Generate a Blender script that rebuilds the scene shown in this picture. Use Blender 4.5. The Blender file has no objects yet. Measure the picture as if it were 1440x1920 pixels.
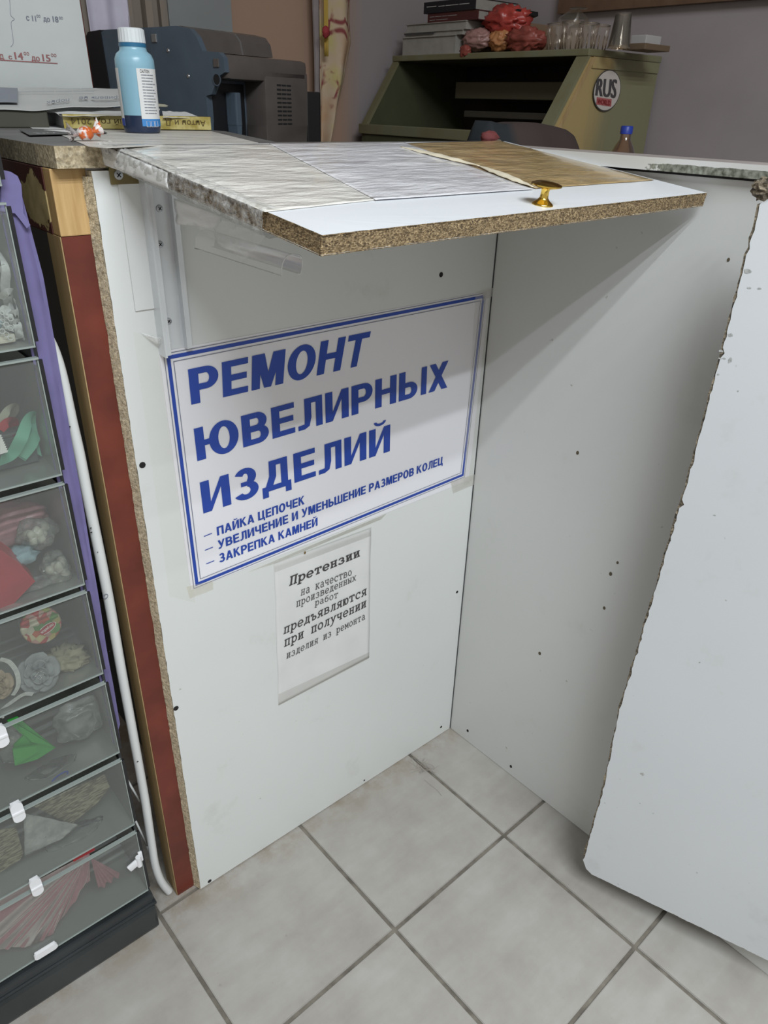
# -*- coding: utf-8 -*-
import bpy, bmesh, math, random
from mathutils import Vector, Matrix, noise
random.seed(7)
V = Vector
SC = bpy.context.scene
COL = SC.collection

# ---------------------------------------------------------------- camera
CAM = V((-0.98425777, -0.86689135, 1.31367794))
YAW, PITCH, ROLL, FPX = 0.714150082, 0.506780382, 0.0302874686, 1374.23
FWD = V((math.sin(YAW)*math.cos(PITCH), math.cos(YAW)*math.cos(PITCH), -math.sin(PITCH)))
_r = V((math.cos(YAW), -math.sin(YAW), 0)); _u = _r.cross(FWD)
RGT = _r*math.cos(ROLL) + _u*math.sin(ROLL)
UPV = -_r*math.sin(ROLL) + _u*math.cos(ROLL)
cd = bpy.data.cameras.new('camera'); cam = bpy.data.objects.new('camera', cd); COL.objects.link(cam)
cd.sensor_fit = 'VERTICAL'; cd.sensor_height = 24.0; cd.lens = FPX/1920*24.0
cd.clip_start = 0.02
cam.matrix_world = Matrix(((RGT.x, UPV.x, -FWD.x, CAM.x), (RGT.y, UPV.y, -FWD.y, CAM.y), (RGT.z, UPV.z, -FWD.z, CAM.z), (0, 0, 0, 1)))
SC.camera = cam

# ---------------------------------------------------------------- world, lamps, exposure
w = bpy.data.worlds.new('world'); SC.world = w; w.use_nodes = True
w.node_tree.nodes['Background'].inputs[0].default_value = (1.0, 0.975, 0.91, 1)
w.node_tree.nodes['Background'].inputs[1].default_value = 0.38
SC.view_settings.view_transform = 'Standard'; SC.view_settings.look = 'None'
SC.view_settings.exposure = 0.36; SC.view_settings.gamma = 1.0
SC.view_settings.use_curve_mapping = False

def area(name, loc, sx, sy, energy, col, rot=(0, 0, 0)):
    l = bpy.data.lights.new(name, 'AREA'); l.shape = 'RECTANGLE'; l.size = sx; l.size_y = sy
    l.energy = energy; l.color = col
    o = bpy.data.objects.new(name, l); COL.objects.link(o); o.location = loc; o.rotation_euler = rot
    return o
for (ly, e) in ((-1.98, 23), (-1.68, 23), (-1.42, 18)):
    area('ceiling_tube_light', (-0.95, ly, 2.62), 1.25, 0.03, e, (0.89, 0.955, 1.0))

# ---------------------------------------------------------------- pixel -> world helpers
def ray(px, py):
    return (FWD + RGT*((px-720)/FPX) - UPV*((py-960)/FPX))
def at(px, py, axis, val):
    d = ray(px, py); i = 'xyz'.index(axis); t = (val-CAM[i])/d[i]
    return CAM + d*t
def at_plane(px, py, p0, n):
    d = ray(px, py); n = V(n); return CAM + d*((V(p0)-CAM).dot(n)/d.dot(n))
def at_dist(px, py, dist):
    d = ray(px, py); return CAM + d*dist          # dist = depth along the view axis

# ---------------------------------------------------------------- materials
def new_mat(name):
    m = bpy.data.materials.new(name); m.use_nodes = True
    return m, m.node_tree, m.node_tree.nodes['Principled BSDF']
def setin(b, **k):
    for n, v in k.items():
        n = n.replace('_', ' ')
        if n in b.inputs:
            b.inputs[n].default_value = (*v, 1) if isinstance(v, tuple) and len(v) == 3 and n != 'Subsurface Radius' else v
def plain(name, col, rough=0.5, metal=0.0, noise_amt=0.0, scale=20, bump=0.0, **k):
    m, t, b = new_mat(name); setin(b, Base_Color=col, Roughness=rough, Metallic=metal, **k)
    if noise_amt or bump:
        tc = t.nodes.new('ShaderNodeTexCoord'); n = t.nodes.new('ShaderNodeTexNoise'); n.inputs['Scale'].default_value = scale
        n.inputs['Detail'].default_value = 6
        t.links.new(tc.outputs['Object'], n.inputs['Vector'])
        if noise_amt:
            r = t.nodes.new('ShaderNodeValToRGB'); r.color_ramp.elements[0].position = .3; r.color_ramp.elements[1].position = .7
            r.color_ramp.elements[0].color = (*[c*(1-noise_amt) for c in col], 1); r.color_ramp.elements[1].color = (*[min(1, c*(1+noise_amt)) for c in col], 1)
            t.links.new(n.outputs['Fac'], r.inputs['Fac']); t.links.new(r.outputs['Color'], b.inputs['Base Color'])
        if bump:
            bp = t.nodes.new('ShaderNodeBump'); bp.inputs['Strength'].default_value = bump; bp.inputs['Distance'].default_value = .002
            t.links.new(n.outputs['Fac'], bp.inputs['Height']); t.links.new(bp.outputs['Normal'], b.inputs['Normal'])
    return m
def ramp(t, src, stops):
    r = t.nodes.new('ShaderNodeValToRGB'); e = r.color_ramp.elements
    while len(e) < len(stops): e.new(0.5)
    for i, (p, c) in enumerate(stops): e[i].position = p; e[i].color = (*c, 1)
    t.links.new(src, r.inputs['Fac']); return r.outputs['Color']
def nz(t, scale, detail=5, rough=.5, vec=None, stretch=None, coord='Object'):
    tc = t.nodes.new('ShaderNodeTexCoord'); v = tc.outputs[coord]
    if stretch:
        mp = t.nodes.new('ShaderNodeMapping'); mp.inputs['Scale'].default_value = stretch; t.links.new(v, mp.inputs['Vector']); v = mp.outputs['Vector']
    n = t.nodes.new('ShaderNodeTexNoise'); n.inputs['Scale'].default_value = scale; n.inputs['Detail'].default_value = detail; n.inputs['Roughness'].default_value = rough
    t.links.new(v, n.inputs['Vector']); return n.outputs['Fac']
def mixc(t, fac, a, b, mode='MIX'):
    m = t.nodes.new('ShaderNodeMix'); m.data_type = 'RGBA'; m.blend_type = mode
    for sock, v in ((m.inputs[0], fac), (m.inputs[6], a), (m.inputs[7], b)):
        if hasattr(v, 'is_linked'): t.links.new(v, sock)
        elif isinstance(v, (int, float)): sock.default_value = v
        else: sock.default_value = (*v, 1)
    return m.outputs[2]
def bumpn(t, b, h, strength, dist=.002):
    bp = t.nodes.new('ShaderNodeBump'); bp.inputs['Strength'].default_value = strength; bp.inputs['Distance'].default_value = dist
    t.links.new(h, bp.inputs['Height']); t.links.new(bp.outputs['Normal'], b.inputs['Normal'])

def laminate(name, base=(0.70, 0.715, 0.70), dirt=(0.42, 0.40, 0.34), amt=0.35, rough=0.33):
    m, t, b = new_mat(name)
    big = ramp(t, nz(t, 2.2, 4), [(.35, (0, 0, 0)), (.75, (1, 1, 1))])
    c1 = mixc(t, big, base, tuple(c*.94 for c in base))
    smud = ramp(t, nz(t, 9, 8, .65), [(.60, (0, 0, 0)), (.80, (amt, amt, amt))])
    c2 = mixc(t, smud, c1, dirt)
    spk = ramp(t, nz(t, 70, 2, .5), [(.75, (0, 0, 0)), (.79, (.6, .6, .6))])
    c3 = mixc(t, spk, c2, tuple(c*.6 for c in dirt))
    t.links.new(c3, b.inputs['Base Color']); setin(b, Roughness=rough, Specular_IOR_Level=.4)
    return m
def chipboard(name, lo=(0.10, 0.065, 0.03), mid=(0.32, 0.22, 0.11), hi=(0.60, 0.46, 0.27), scale=90, stretch=(1, 1, 2.2)):
    m, t, b = new_mat(name)
    tc = t.nodes.new('ShaderNodeTexCoord'); mp = t.nodes.new('ShaderNodeMapping'); mp.inputs['Scale'].default_value = stretch
    t.links.new(tc.outputs['Object'], mp.inputs['Vector'])
    vo = t.nodes.new('ShaderNodeTexVoronoi'); vo.inputs['Scale'].default_value = scale*2.6; t.links.new(mp.outputs['Vector'], vo.inputs['Vector'])
    c = ramp(t, vo.outputs['Color'], [(.1, lo), (.45, mid), (.9, hi)])
    n = ramp(t, nz(t, scale*1.5, 6, .7), [(.35, (.45, .45, .45)), (.65, (1.15, 1.15, 1.15))])
    c = mixc(t, 1.0, c, n, 'MULTIPLY')
    t.links.new(c, b.inputs['Base Color']); setin(b, Roughness=.85)
    bumpn(t, b, vo.outputs['Distance'], .35, .001); return m

M = {}
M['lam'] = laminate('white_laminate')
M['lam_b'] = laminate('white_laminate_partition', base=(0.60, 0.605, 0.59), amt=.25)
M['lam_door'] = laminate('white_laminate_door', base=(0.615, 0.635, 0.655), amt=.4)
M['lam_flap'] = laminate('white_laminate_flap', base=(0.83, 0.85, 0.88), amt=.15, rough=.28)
M['chip'] = chipboard('chipboard_edge', (0.07, 0.042, .018), (0.22, 0.15, 0.075), (0.46, 0.34, 0.19), 210, (1, 1, 1.8))
M['chip_pale'] = chipboard('chipboard_pale', (0.46, 0.37, .24), (0.66, 0.56, 0.38), (0.80, 0.70, 0.52), 150)
M['chip_side'] = chipboard('chipboard_side', (0.34, 0.27, .17), (0.48, 0.39, 0.25), (0.60, 0.51, 0.36), 120, (1, 1.5, 1))
M['chip_dark'] = chipboard('chipboard_dark', (0.05, 0.04, .03), (0.16, 0.13, 0.09), (0.34, 0.28, 0.2), 70)

def tile_mat():
    m, t, b = new_mat('floor_tile_glaze')
    a = nz(t, 5, 8, .65); c = ramp(t, a, [(.3, (0.32, 0.295, 0.265)), (.5, (0.385, 0.365, 0.338)), (.72, (0.445, 0.43, 0.405))])
    st = ramp(t, nz(t, 4, 6, .6, stretch=(1, 5, 1)), [(.35, (.93, .92, .90)), (.65, (1.03, 1.03, 1.03))])
    c = mixc(t, 1.0, c, st, 'MULTIPLY')
    sp = ramp(t, nz(t, 55, 3, .6), [(.70, (0, 0, 0)), (.78, (.35, .35, .35))]); c = mixc(t, sp, c, (0.20, 0.17, 0.14))
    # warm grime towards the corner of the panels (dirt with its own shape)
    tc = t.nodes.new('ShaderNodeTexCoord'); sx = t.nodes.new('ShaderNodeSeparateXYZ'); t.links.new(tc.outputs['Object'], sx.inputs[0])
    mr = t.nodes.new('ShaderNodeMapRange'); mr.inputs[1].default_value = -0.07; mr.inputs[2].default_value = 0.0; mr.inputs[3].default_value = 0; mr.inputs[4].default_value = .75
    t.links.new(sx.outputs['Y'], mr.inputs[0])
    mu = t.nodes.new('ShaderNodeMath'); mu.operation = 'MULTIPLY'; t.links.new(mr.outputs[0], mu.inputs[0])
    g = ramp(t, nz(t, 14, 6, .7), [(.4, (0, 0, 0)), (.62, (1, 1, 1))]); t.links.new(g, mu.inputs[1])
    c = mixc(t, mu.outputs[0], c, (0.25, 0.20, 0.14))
    t.links.new(c, b.inputs['Base Color']); setin(b, Roughness=.42, Specular_IOR_Level=.35)
    bumpn(t, b, nz(t, 30, 5), .12, .001); return m
M['tile'] = tile_mat(); M['gdark'] = plain('dark_green_interior', (0.06, 0.062, 0.03), .7, noise_amt=.2, scale=8)
M['grout'] = plain('dark_grout', (0.17, 0.152, 0.125), .95, noise_amt=.35, scale=40, bump=.5)
M['red_wood'] = plain('red_brown_painted_wood', (0.135, 0.026, 0.015), .42, noise_amt=.28, scale=14, bump=.15)
def wood(name, a, b_, scale=10, stretch=(8, 8, .6), rough=.6):
    m, t, b = new_mat(name)
    c = ramp(t, nz(t, scale, 7, .6, stretch=stretch), [(.3, a), (.7, b_)])
    t.links.new(c, b.inputs['Base Color']); setin(b, Roughness=rough); return m
M['raw_wood'] = wood('raw_wood_edge', (0.30, 0.20, 0.09), (0.42, 0.29, 0.14))
M['yellow_wood'] = wood('yellow_raw_wood', (0.42, 0.25, 0.09), (0.60, 0.40, 0.18), 14)
def peeled():
    m, t, b = new_mat('peeled_red_paint')
    tc = t.nodes.new('ShaderNodeTexCoord'); mp = t.nodes.new('ShaderNodeMapping'); mp.vector_type = 'POINT'
    mp.inputs['Location'].default_value = (0.0, -0.078*16, -1.208*32); mp.inputs['Scale'].default_value = (0, 16, 32)
    t.links.new(tc.outputs['Object'], mp.inputs['Vector'])
    ln = t.nodes.new('ShaderNodeVectorMath'); ln.operation = 'LENGTH'; t.links.new(mp.outputs['Vector'], ln.inputs[0])
    ad = t.nodes.new('ShaderNodeMath'); ad.operation = 'ADD'; t.links.new(ln.outputs['Value'], ad.inputs[0])
    n = nz(t, 34, 6, .6); mm = t.nodes.new('ShaderNodeMath'); mm.operation = 'MULTIPLY_ADD'; mm.inputs[1].default_value = 1.5; mm.inputs[2].default_value = -.75
    t.links.new(n, mm.inputs[0]); t.links.new(mm.outputs[0], ad.inputs[1])
    f = ramp(t, ad.outputs[0], [(.86, (1, 1, 1)), (.89, (0, 0, 0))])
    red = ramp(t, nz(t, 20), [(.3, (0.055, 0.014, 0.010)), (.7, (0.10, 0.025, 0.018))])
    woodc = ramp(t, nz(t, 60, 5), [(.3, (0.36, 0.27, 0.12)), (.7, (0.56, 0.43, 0.20))])
    t.links.new(mixc(t, f, red, woodc), b.inputs['Base Color']); setin(b, Roughness=.5); return m
M['peeled'] = peeled()
M['paper'] = plain('white_paper', (0.80, 0.80, 0.79), .7, noise_amt=.04, scale=8)
M['sheet'] = plain('glossy_sign_sheet', (0.80, 0.79, 0.83), .35)
M['page'] = plain('thin_page', (0.69, 0.69, 0.68), .6, noise_amt=.05, scale=12, bump=.1)
M['blue_ink'] = plain('blue_ink', (0.018, 0.060, 0.36), .4)
M['grey_ink'] = plain('grey_ink', (0.20, 0.21, 0.27), .5)
M['black_ink'] = plain('black_ink', (0.055, 0.05, 0.05), .5)
M['red_ink'] = plain('red_ink', (0.38, 0.10, 0.10), .5)
M['red_print'] = plain('faded_red_print', (0.34, 0.13, 0.13), .5)
M['scuff'] = plain('grey_scuff', (0.36, 0.37, 0.36), .6, noise_amt=.3, scale=300)
M['gold'] = plain('polished_brass', (0.80, 0.55, 0.12), .16, 1.0)
M['alu'] = plain('brushed_aluminium', (0.66, 0.68, 0.70), .35, .25, noise_amt=.1, scale=10)
M['white_metal'] = plain('white_enamelled_metal', (0.70, 0.71, 0.70), .3, noise_amt=.04, scale=10)
M['steel'] = plain('zinc_screw', (0.45, 0.46, 0.48), .3, .8)
M['olive'] = plain('olive_bracket', (0.17, 0.13, 0.045), .5, noise_amt=.2, scale=30)
M['hole'] = plain('screw_hole_dark', (0.012, 0.01, 0.01), .9)
M['dark_void'] = plain('void_shade_colour', (0.016, 0.024, 0.026), .7, noise_amt=.4, scale=6)  # shade of the space under the counter, put into the colour
M['purple'] = plain('purple_fabric', (0.165, 0.145, 0.31), .75, noise_amt=.12, scale=25, bump=.15)
M['black_plastic'] = plain('black_plastic', (0.012, 0.012, 0.014), .4)
M['smoke'] = plain('smoked_base_plastic', (0.028, 0.032, 0.034), .3, noise_amt=.25, scale=8)
M['white_plastic'] = plain('white_plastic', (0.80, 0.80, 0.82), .35)

def film(name, tint=(0.9, 0.9, 0.9), diff=0.18, gloss=0.25, rough=.15, noisy=0.0, nscale=25, bump=0.0):
    """thin clear plastic: transparent + a little haze + glossy reflection"""
    m = bpy.data.materials.new(name); m.use_nodes = True; t = m.node_tree; t.nodes.clear()
    out = t.nodes.new('ShaderNodeOutputMaterial'); tr = t.nodes.new('ShaderNodeBsdfTransparent'); tr.inputs[0].default_value = (*tint, 1)
    df = t.nodes.new('ShaderNodeBsdfDiffuse'); df.inputs[0].default_value = (*[c*.9 for c in tint], 1)
    gl = t.nodes.new('ShaderNodeBsdfGlossy'); gl.inputs['Roughness'].default_value = rough
    m1 = t.nodes.new('ShaderNodeMixShader'); m1.inputs[0].default_value = diff
    if noisy:
        f = ramp(t, nz(t, nscale, 6, .65), [(.35, (max(0, diff-noisy),)*3), (.70, (min(1, diff+noisy),)*3)]); t.links.new(f, m1.inputs[0])
    t.links.new(tr.outputs[0], m1.inputs[1]); t.links.new(df.outputs[0], m1.inputs[2])
    m2 = t.nodes.new('ShaderNodeMixShader'); fr = t.nodes.new('ShaderNodeFresnel'); fr.inputs[0].default_value = 1.45
    mu = t.nodes.new('ShaderNodeMath'); mu.operation = 'MULTIPLY'; mu.inputs[1].default_value = gloss*4; mu.use_clamp = True
    t.links.new(fr.outputs[0], mu.inputs[0]); t.links.new(mu.outputs[0], m2.inputs[0])
    t.links.new(m1.outputs[0], m2.inputs[1]); t.links.new(gl.outputs[0], m2.inputs[2]); t.links.new(m2.outputs[0], out.inputs[0])
    if bump:
        bp = t.nodes.new('ShaderNodeBump'); bp.inputs['Strength'].default_value = bump; bp.inputs['Distance'].default_value = .004
        t.links.new(nz(t, nscale, 5, .6), bp.inputs['Height'])
        t.links.new(bp.outputs[0], gl.inputs['Normal']); t.links.new(bp.outputs[0], df.inputs['Normal'])
    return m
M['front_clear'] = film('clear_drawer_front', (0.90, 0.92, 0.89), .10, .14, .10)
M['drawer_clear'] = film('hazy_drawer_plastic', (0.50, 0.52, 0.50), .72, .12, .3)
M['drawer_edge'] = plain('drawer_rim_plastic', (0.30, 0.34, 0.32), .3)
M['film'] = film('clear_wrapping_film', (1.0, 1.0, 0.99), .26, .14, .12, .24, 110, .7)
M['film_soft'] = film('rolled_clear_film', (1.0, 1.0, 1.0), .26, .12, .2)
M['tape'] = film('clear_sticky_tape', (1.0, .995, 0.985), .03, .08, .25)
M['tape_old'] = film('yellowed_tape', (0.96, 0.945, 0.90), .12, .1, .3, .10, 60)
M['bag_clear'] = film('clear_polybag', (0.90, 0.92, 0.91), .17, .18, .15, .10, 45, .6)
M['bag_pink'] = film('pink_polybag', (0.72, 0.38, 0.42), .55, .2, .3, .06, 40, .5)
M['bag_green'] = plain('green_polybag', (0.045, 0.36, 0.06), .35, bump=.4, scale=30)
M['glass'] = film('drinking_glass', (0.97, 0.94, 0.90), .03, .13, .06)

# ---------------------------------------------------------------- mesh helpers
class MB:
    def __init__(s): s.v = []; s.f = []; s.m = []
    def add(s, vs, fs, mi=0):
        o = len(s.v); s.v += [tuple(v) for v in vs]; s.f += [tuple(i+o for i in f) for f in fs]; s.m += [mi]*len(fs); return s
    def box(s, a, b, mi=0, rot=None, piv=None):
        (x0, y0, z0), (x1, y1, z1) = a, b
        vs = [V((x, y, z)) for z in (z0, z1) for y in (y0, y1) for x in (x0, x1)]
        if rot is not None:
            R = rot if isinstance(rot, Matrix) else Matrix.Rotation(rot, 3, 'Z'); p = V(piv) if piv is not None else sum(vs, V())/8
            vs = [p + R @ (v-p) for v in vs]
        return s.add(vs, [(0, 2, 3, 1), (4, 5, 7, 6), (0, 1, 5, 4), (2, 6, 7, 3), (0, 4, 6, 2), (1, 3, 7, 5)], mi)
    def bbox(s, a, b, r=.003, mi=0, rot=None, piv=None):
        """box with chamfered edges"""
        bm = bmesh.new(); (x0, y0, z0), (x1, y1, z1) = a, b
        vs = [bm.verts.new((x, y, z)) for z in (z0, z1) for y in (y0, y1) for x in (x0, x1)]
        for f in [(0, 2, 3, 1), (4, 5, 7, 6), (0, 1, 5, 4), (2, 6, 7, 3), (0, 4, 6, 2), (1, 3, 7, 5)]: bm.faces.new([vs[i] for i in f])
        bmesh.ops.bevel(bm, geom=bm.edges[:], offset=r, segments=2, affect='EDGES', profile=.6)
        bm.verts.index_update(); P = [v.co.copy() for v in bm.verts]; F = [[v.index for v in f.verts] for f in bm.faces]; bm.free()
        if rot is not None:
            R = rot if isinstance(rot, Matrix) else Matrix.Rotation(rot, 3, 'Z'); p = V(piv) if piv is not None else (V(a)+V(b))/2
            P = [p + R @ (v-p) for v in P]
        return s.add(P, F, mi)
    def prism(s, pts, ext, mi=0, side=None):
        n = len(pts); e = V(ext); vs = [V(p) for p in pts] + [V(p)+e for p in pts]
        side = mi if side is None else side
        o = len(s.v); s.v += [tuple(v) for v in vs]
        s.f.append(tuple(o+i for i in range(n))); s.m.append(mi)
        s.f.append(tuple(o+n+i for i in reversed(range(n)))); s.m.append(mi)
        for i in range(n): s.f.append((o+i, o+n+i, o+n+(i+1) % n, o+(i+1) % n)); s.m.append(side)
        return s
    def tube(s, pts, r, n=12, mi=0, cap=True):
        pts = [V(p) for p in pts]; rs = r if isinstance(r, (list, tuple)) else [r]*len(pts)
        rings = []; up = None
        for i, p in enumerate(pts):
            d = (pts[min(i+1, len(pts)-1)] - pts[max(i-1, 0)]).normalized()
            if up is None: up = V((0, 0, 1)) if abs(d.z) < .9 else V((1, 0, 0))
            a = (up - d*up.dot(d)).normalized(); b = d.cross(a); up = a
            rings.append([p + (a*math.cos(2*math.pi*k/n) + b*math.sin(2*math.pi*k/n))*rs[i] for k in range(n)])
        fs = [(i*n+k, i*n+(k+1) % n, (i+1)*n+(k+1) % n, (i+1)*n+k) for i in range(len(pts)-1) for k in range(n)]
        if cap: fs += [tuple(reversed(range(n))), tuple((len(pts)-1)*n+k for k in range(n))]
        return s.add([v for g in rings for v in g], fs, mi)
    def lathe(s, prof, c, n=24, mi=0, axis=None, sx=1.0, sy=1.0, rz=0.0, caps=True):
        """profile (radius, height) turned about +Z at c, or about `axis`"""
        c = V(c); q = V((0, 0, 1)).rotation_difference(V(axis)) if axis is not None else None
        vs = []
        for (r, h) in prof:
            for k in range(n):
                a = 2*math.pi*k/n; v = V((r*math.cos(a)*sx, r*math.sin(a)*sy, h)); v.rotate(Matrix.Rotation(rz, 3, 'Z'))
                if q: v.rotate(q)
                vs.append(c+v)
        m = len(prof)
        fs = [(i*n+k, i*n+(k+1) % n, (i+1)*n+(k+1) % n, (i+1)*n+k) for i in range(m-1) for k in range(n)]
        if caps and prof[0][0] > 0: fs.append(tuple(reversed(range(n))))
        if caps and prof[-1][0] > 0: fs.append(tuple((m-1)*n+k for k in range(n)))
        return s.add(vs, fs, mi)
    def grid(s, fn, nu, nv, mi=0, thick=None):
        """fn(u,v)->point, u,v in 0..1; thick = offset vector for a closed sheet"""
        P = [[V(fn(i/nu, j/nv)) for i in range(nu+1)] for j in range(nv+1)]
        W = nu+1; vs = [p for row in P for p in row]
        fs = [(j*W+i, j*W+i+1, (j+1)*W+i+1, (j+1)*W+i) for j in range(nv) for i in range(nu)]
        if thick is not None:
            N = len(vs); t = V(thick); vs = vs + [v+t for v in vs]
            fs = fs + [tuple(N+k for k in reversed(f)) for f in fs]
            loop = [i for i in range(W)] + [j*W+nu for j in range(1, nv+1)] + [nv*W+i for i in range(nu-1, -1, -1)] + [j*W for j in range(nv-1, 0, -1)]
            fs += [(loop[(k+1) % len(loop)], loop[k], N+loop[k], N+loop[(k+1) % len(loop)]) for k in range(len(loop))]
        return s.add(vs, fs, mi)
    def blob(s, c, rad, amp=.3, freq=2.5, seed=0, sub=3, mi=0, rot=None, sharp=False):
        bm = bmesh.new(); bmesh.ops.create_icosphere(bm, subdivisions=sub, radius=1)
        rad = V(rad) if hasattr(rad, '__len__') else V((rad,)*3); vs = []
        for v in bm.verts:
            d = v.co.normalized(); nn = noise.noise(d*freq + V((seed*7.3, seed*1.7, 0)))
            if sharp: nn = 1 - 2*abs(nn)**.6
            k = 1 + amp*nn + .35*amp*noise.noise(d*freq*2.7 + V((0, seed*3.1, 5)))
            q = V((d.x*rad.x, d.y*rad.y, d.z*rad.z))*k
            if rot: q.rotate(rot)
            vs.append(V(c)+q)
        fs = [[v.index for v in f.verts] for f in bm.faces]; bm.free(); return s.add(vs, fs, mi)
    def ribbon(s, pts, wvec, mi=0):
        """flat strip following pts with width vector(s)"""
        vs = []
        for i, p in enumerate(pts):
            wv = V(wvec[i]) if isinstance(wvec, list) else V(wvec); vs += [V(p)-wv/2, V(p)+wv/2]
        return s.add(vs, [(2*i, 2*i+1, 2*i+3, 2*i+2) for i in range(len(pts)-1)], mi)
    def build(s, name, mat, parent=None, smooth=False, recalc=True):
        me = bpy.data.meshes.new(name); me.from_pydata(s.v, [], s.f)
        mats = mat if isinstance(mat, (list, tuple)) else [mat]
        for m in mats: me.materials.append(M[m] if isinstance(m, str) else m)
        for p, i in zip(me.polygons, s.m): p.material_index = i; p.use_smooth = bool(smooth)
        me.validate()
        if recalc:
            bm = bmesh.new(); bm.from_mesh(me); bmesh.ops.recalc_face_normals(bm, faces=bm.faces); bm.to_mesh(me); bm.free()
        if smooth and smooth is not True:
            me.set_sharp_from_angle(angle=math.radians(smooth))
        o = bpy.data.objects.new(name, me); COL.objects.link(o)
        if parent is not None: hang(o, parent)
        return o
WORLD_POS = {}
def hang(o, parent):
    o.parent = parent
    loc = WORLD_POS.get(parent.name, V((0, 0, 0))); WORLD_POS[o.name] = loc
    # vertices are in room coordinates: every child sits at the room origin
    o.matrix_parent_inverse = Matrix.Translation(-loc) if parent.type == 'EMPTY' else Matrix.Identity(4)
def thing(name, loc, label, cat, group=None):
    o = bpy.data.objects.new(name, None); COL.objects.link(o); o.location = loc; o.empty_display_size = .05
    WORLD_POS[o.name] = V(loc); o['label'] = label; o['category'] = cat
    if group: o['group'] = group
    return o
def tag(o, label, cat, group=None, kind=None):
    if label: o['label'] = label
    if cat: o['category'] = cat
    if group: o['group'] = group
    if kind: o['kind'] = kind
    return o
def struct(o): o['kind'] = 'structure'; return o

# ---- lettering: text turned to flat meshes and laid on a plane
_glyph = {}
def glyphs(s, bold=0.0, space=1.0):
    c = bpy.data.curves.new('txt', 'FONT'); c.body = s; c.size = 1.0; c.offset = bold; c.space_character = space; c.resolution_u = 3
    c.fill_mode = 'FRONT'
    o = bpy.data.objects.new('txt', c); COL.objects.link(o)
    dg = bpy.context.evaluated_depsgraph_get(); me = bpy.data.meshes.new_from_object(o.evaluated_get(dg))
    vs = [V(v.co) for v in me.vertices]; fs = [tuple(p.vertices) for p in me.polygons]
    bpy.data.objects.remove(o); bpy.data.curves.remove(c); bpy.data.meshes.remove(me)
    return vs, fs
def glyph(ch, bold):
    k = (ch, bold)
    if k not in _glyph: _glyph[k] = glyphs(ch, bold)
    return _glyph[k]
_cap = {}
def caph(bold):
    if bold not in _cap:
        vs, _ = glyph('Н', bold); _cap[bold] = (min(v.y for v in vs), max(v.y for v in vs))
    return _cap[bold]
def line_text(s, quad, mat, parent, bold=0.0, shear=0.0, space=1.0, mono=False, lift=(0, 0, 0), name='lettering', width=None):
    """quad = bottom-left, bottom-right, top-right, top-left of the capitals' box"""
    heavy = bold; bold = 0.0
    lo, hi = caph(bold)
    if mono:
        vs, fs = [], []
        for i, ch in enumerate(s):
            if ch == ' ': continue
            gv, gf = glyph(ch, bold)
            if not gv: continue
            cx = (min(v.x for v in gv)+max(v.x for v in gv))/2; wd = max(v.x for v in gv)-min(v.x for v in gv)
            k = min(1.0, .60/wd) if wd > 0 else 1; k = max(k, .9) if wd < .6 else k
            o = len(vs); vs += [V(((v.x-cx)*k + i*.66, v.y, 0)) for v in gv]; fs += [tuple(a+o for a in f) for f in gf]
    else: vs, fs = glyphs(s, bold, space)
    x0 = min(v.x for v in vs); x1 = max(v.x for v in vs)
    if heavy:   # heavier print: the same outline laid again slightly to either side
        n0 = len(vs); base = list(vs); bf = list(fs)
        for k in (1, 2):
            vs = vs + [V((v.x+(heavy if k == 1 else -heavy), v.y, 0)) for v in base]; fs = fs + [tuple(a+n0*k for a in f) for f in bf]
    bl, br, tr, tl = [V(q) for q in quad]; out = []; nn = (br-bl).cross(tl-bl).normalized(); nb = len(vs)//3 if heavy else len(vs)
    for vi, v in enumerate(vs):
        u = (v.x-x0)/(x1-x0); t = (v.y-lo)/(hi-lo); u += shear*t*(hi-lo)/(x1-x0)
        out.append((bl*(1-u)+br*u)*(1-t) + (tl*(1-u)+tr*u)*t + V(lift) + nn*(5e-5*(vi//nb)))
    mb = MB(); mb.add(out, fs); return mb.build(name, mat, parent, recalc=False)

# ---- heavy sans capitals drawn as strokes (no font)
def _bx(x0, y0, x1, y1): return ([(x0, y0), (x1, y0), (x1, y1), (x0, y1)], [(0, 1, 2, 3)])
def _qd(*p): return (list(p), [tuple(range(len(p)))])
def _ring(cx, cy, rx, ry, tx, ty, a0, a1, n=14):
    v = []; 
    for i in range(n+1):
        a = math.radians(a0+(a1-a0)*i/n); c, s_ = math.cos(a), math.sin(a)
        v += [(cx+rx*c, cy+ry*s_), (cx+(rx-tx)*c, cy+(ry-ty)*s_)]
    return (v, [(2*i, 2*i+2, 2*i+3, 2*i+1) for i in range(n)])
T_, H_ = .225, .175
def _sh(parts, dx): return [([(x+dx, y) for x, y in v], f) for v, f in parts]
def _I(w): return [_bx(0, 0, T_, 1), _bx(w-T_, 0, w, 1)]
def _bowl(x, y0, y1, w):  # right-facing bowl attached to a stem at x
    r = (y1-y0)/2; cy = (y0+y1)/2; rx = min(r, .30)
    return [_bx(x, y1-H_, x+w-rx, y1), _bx(x, y0, x+w-rx, y0+H_), _ring(x+w-rx, cy, rx, r, T_, H_, -90, 90)]
def _O(w, x=0): return [_ring(x+w/2, .5, w/2, .52, T_+.01, H_, 0, 360, 32)]
def _II(w): return _I(w) + [_qd((T_-.002, 0), (T_-.002, .30), (w-T_+.002, 1), (w-T_+.002, .70))]
def _soft(w): return [_bx(0, 0, T_, 1)] + _bowl(.1, 0, .60, w-.1)
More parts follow.
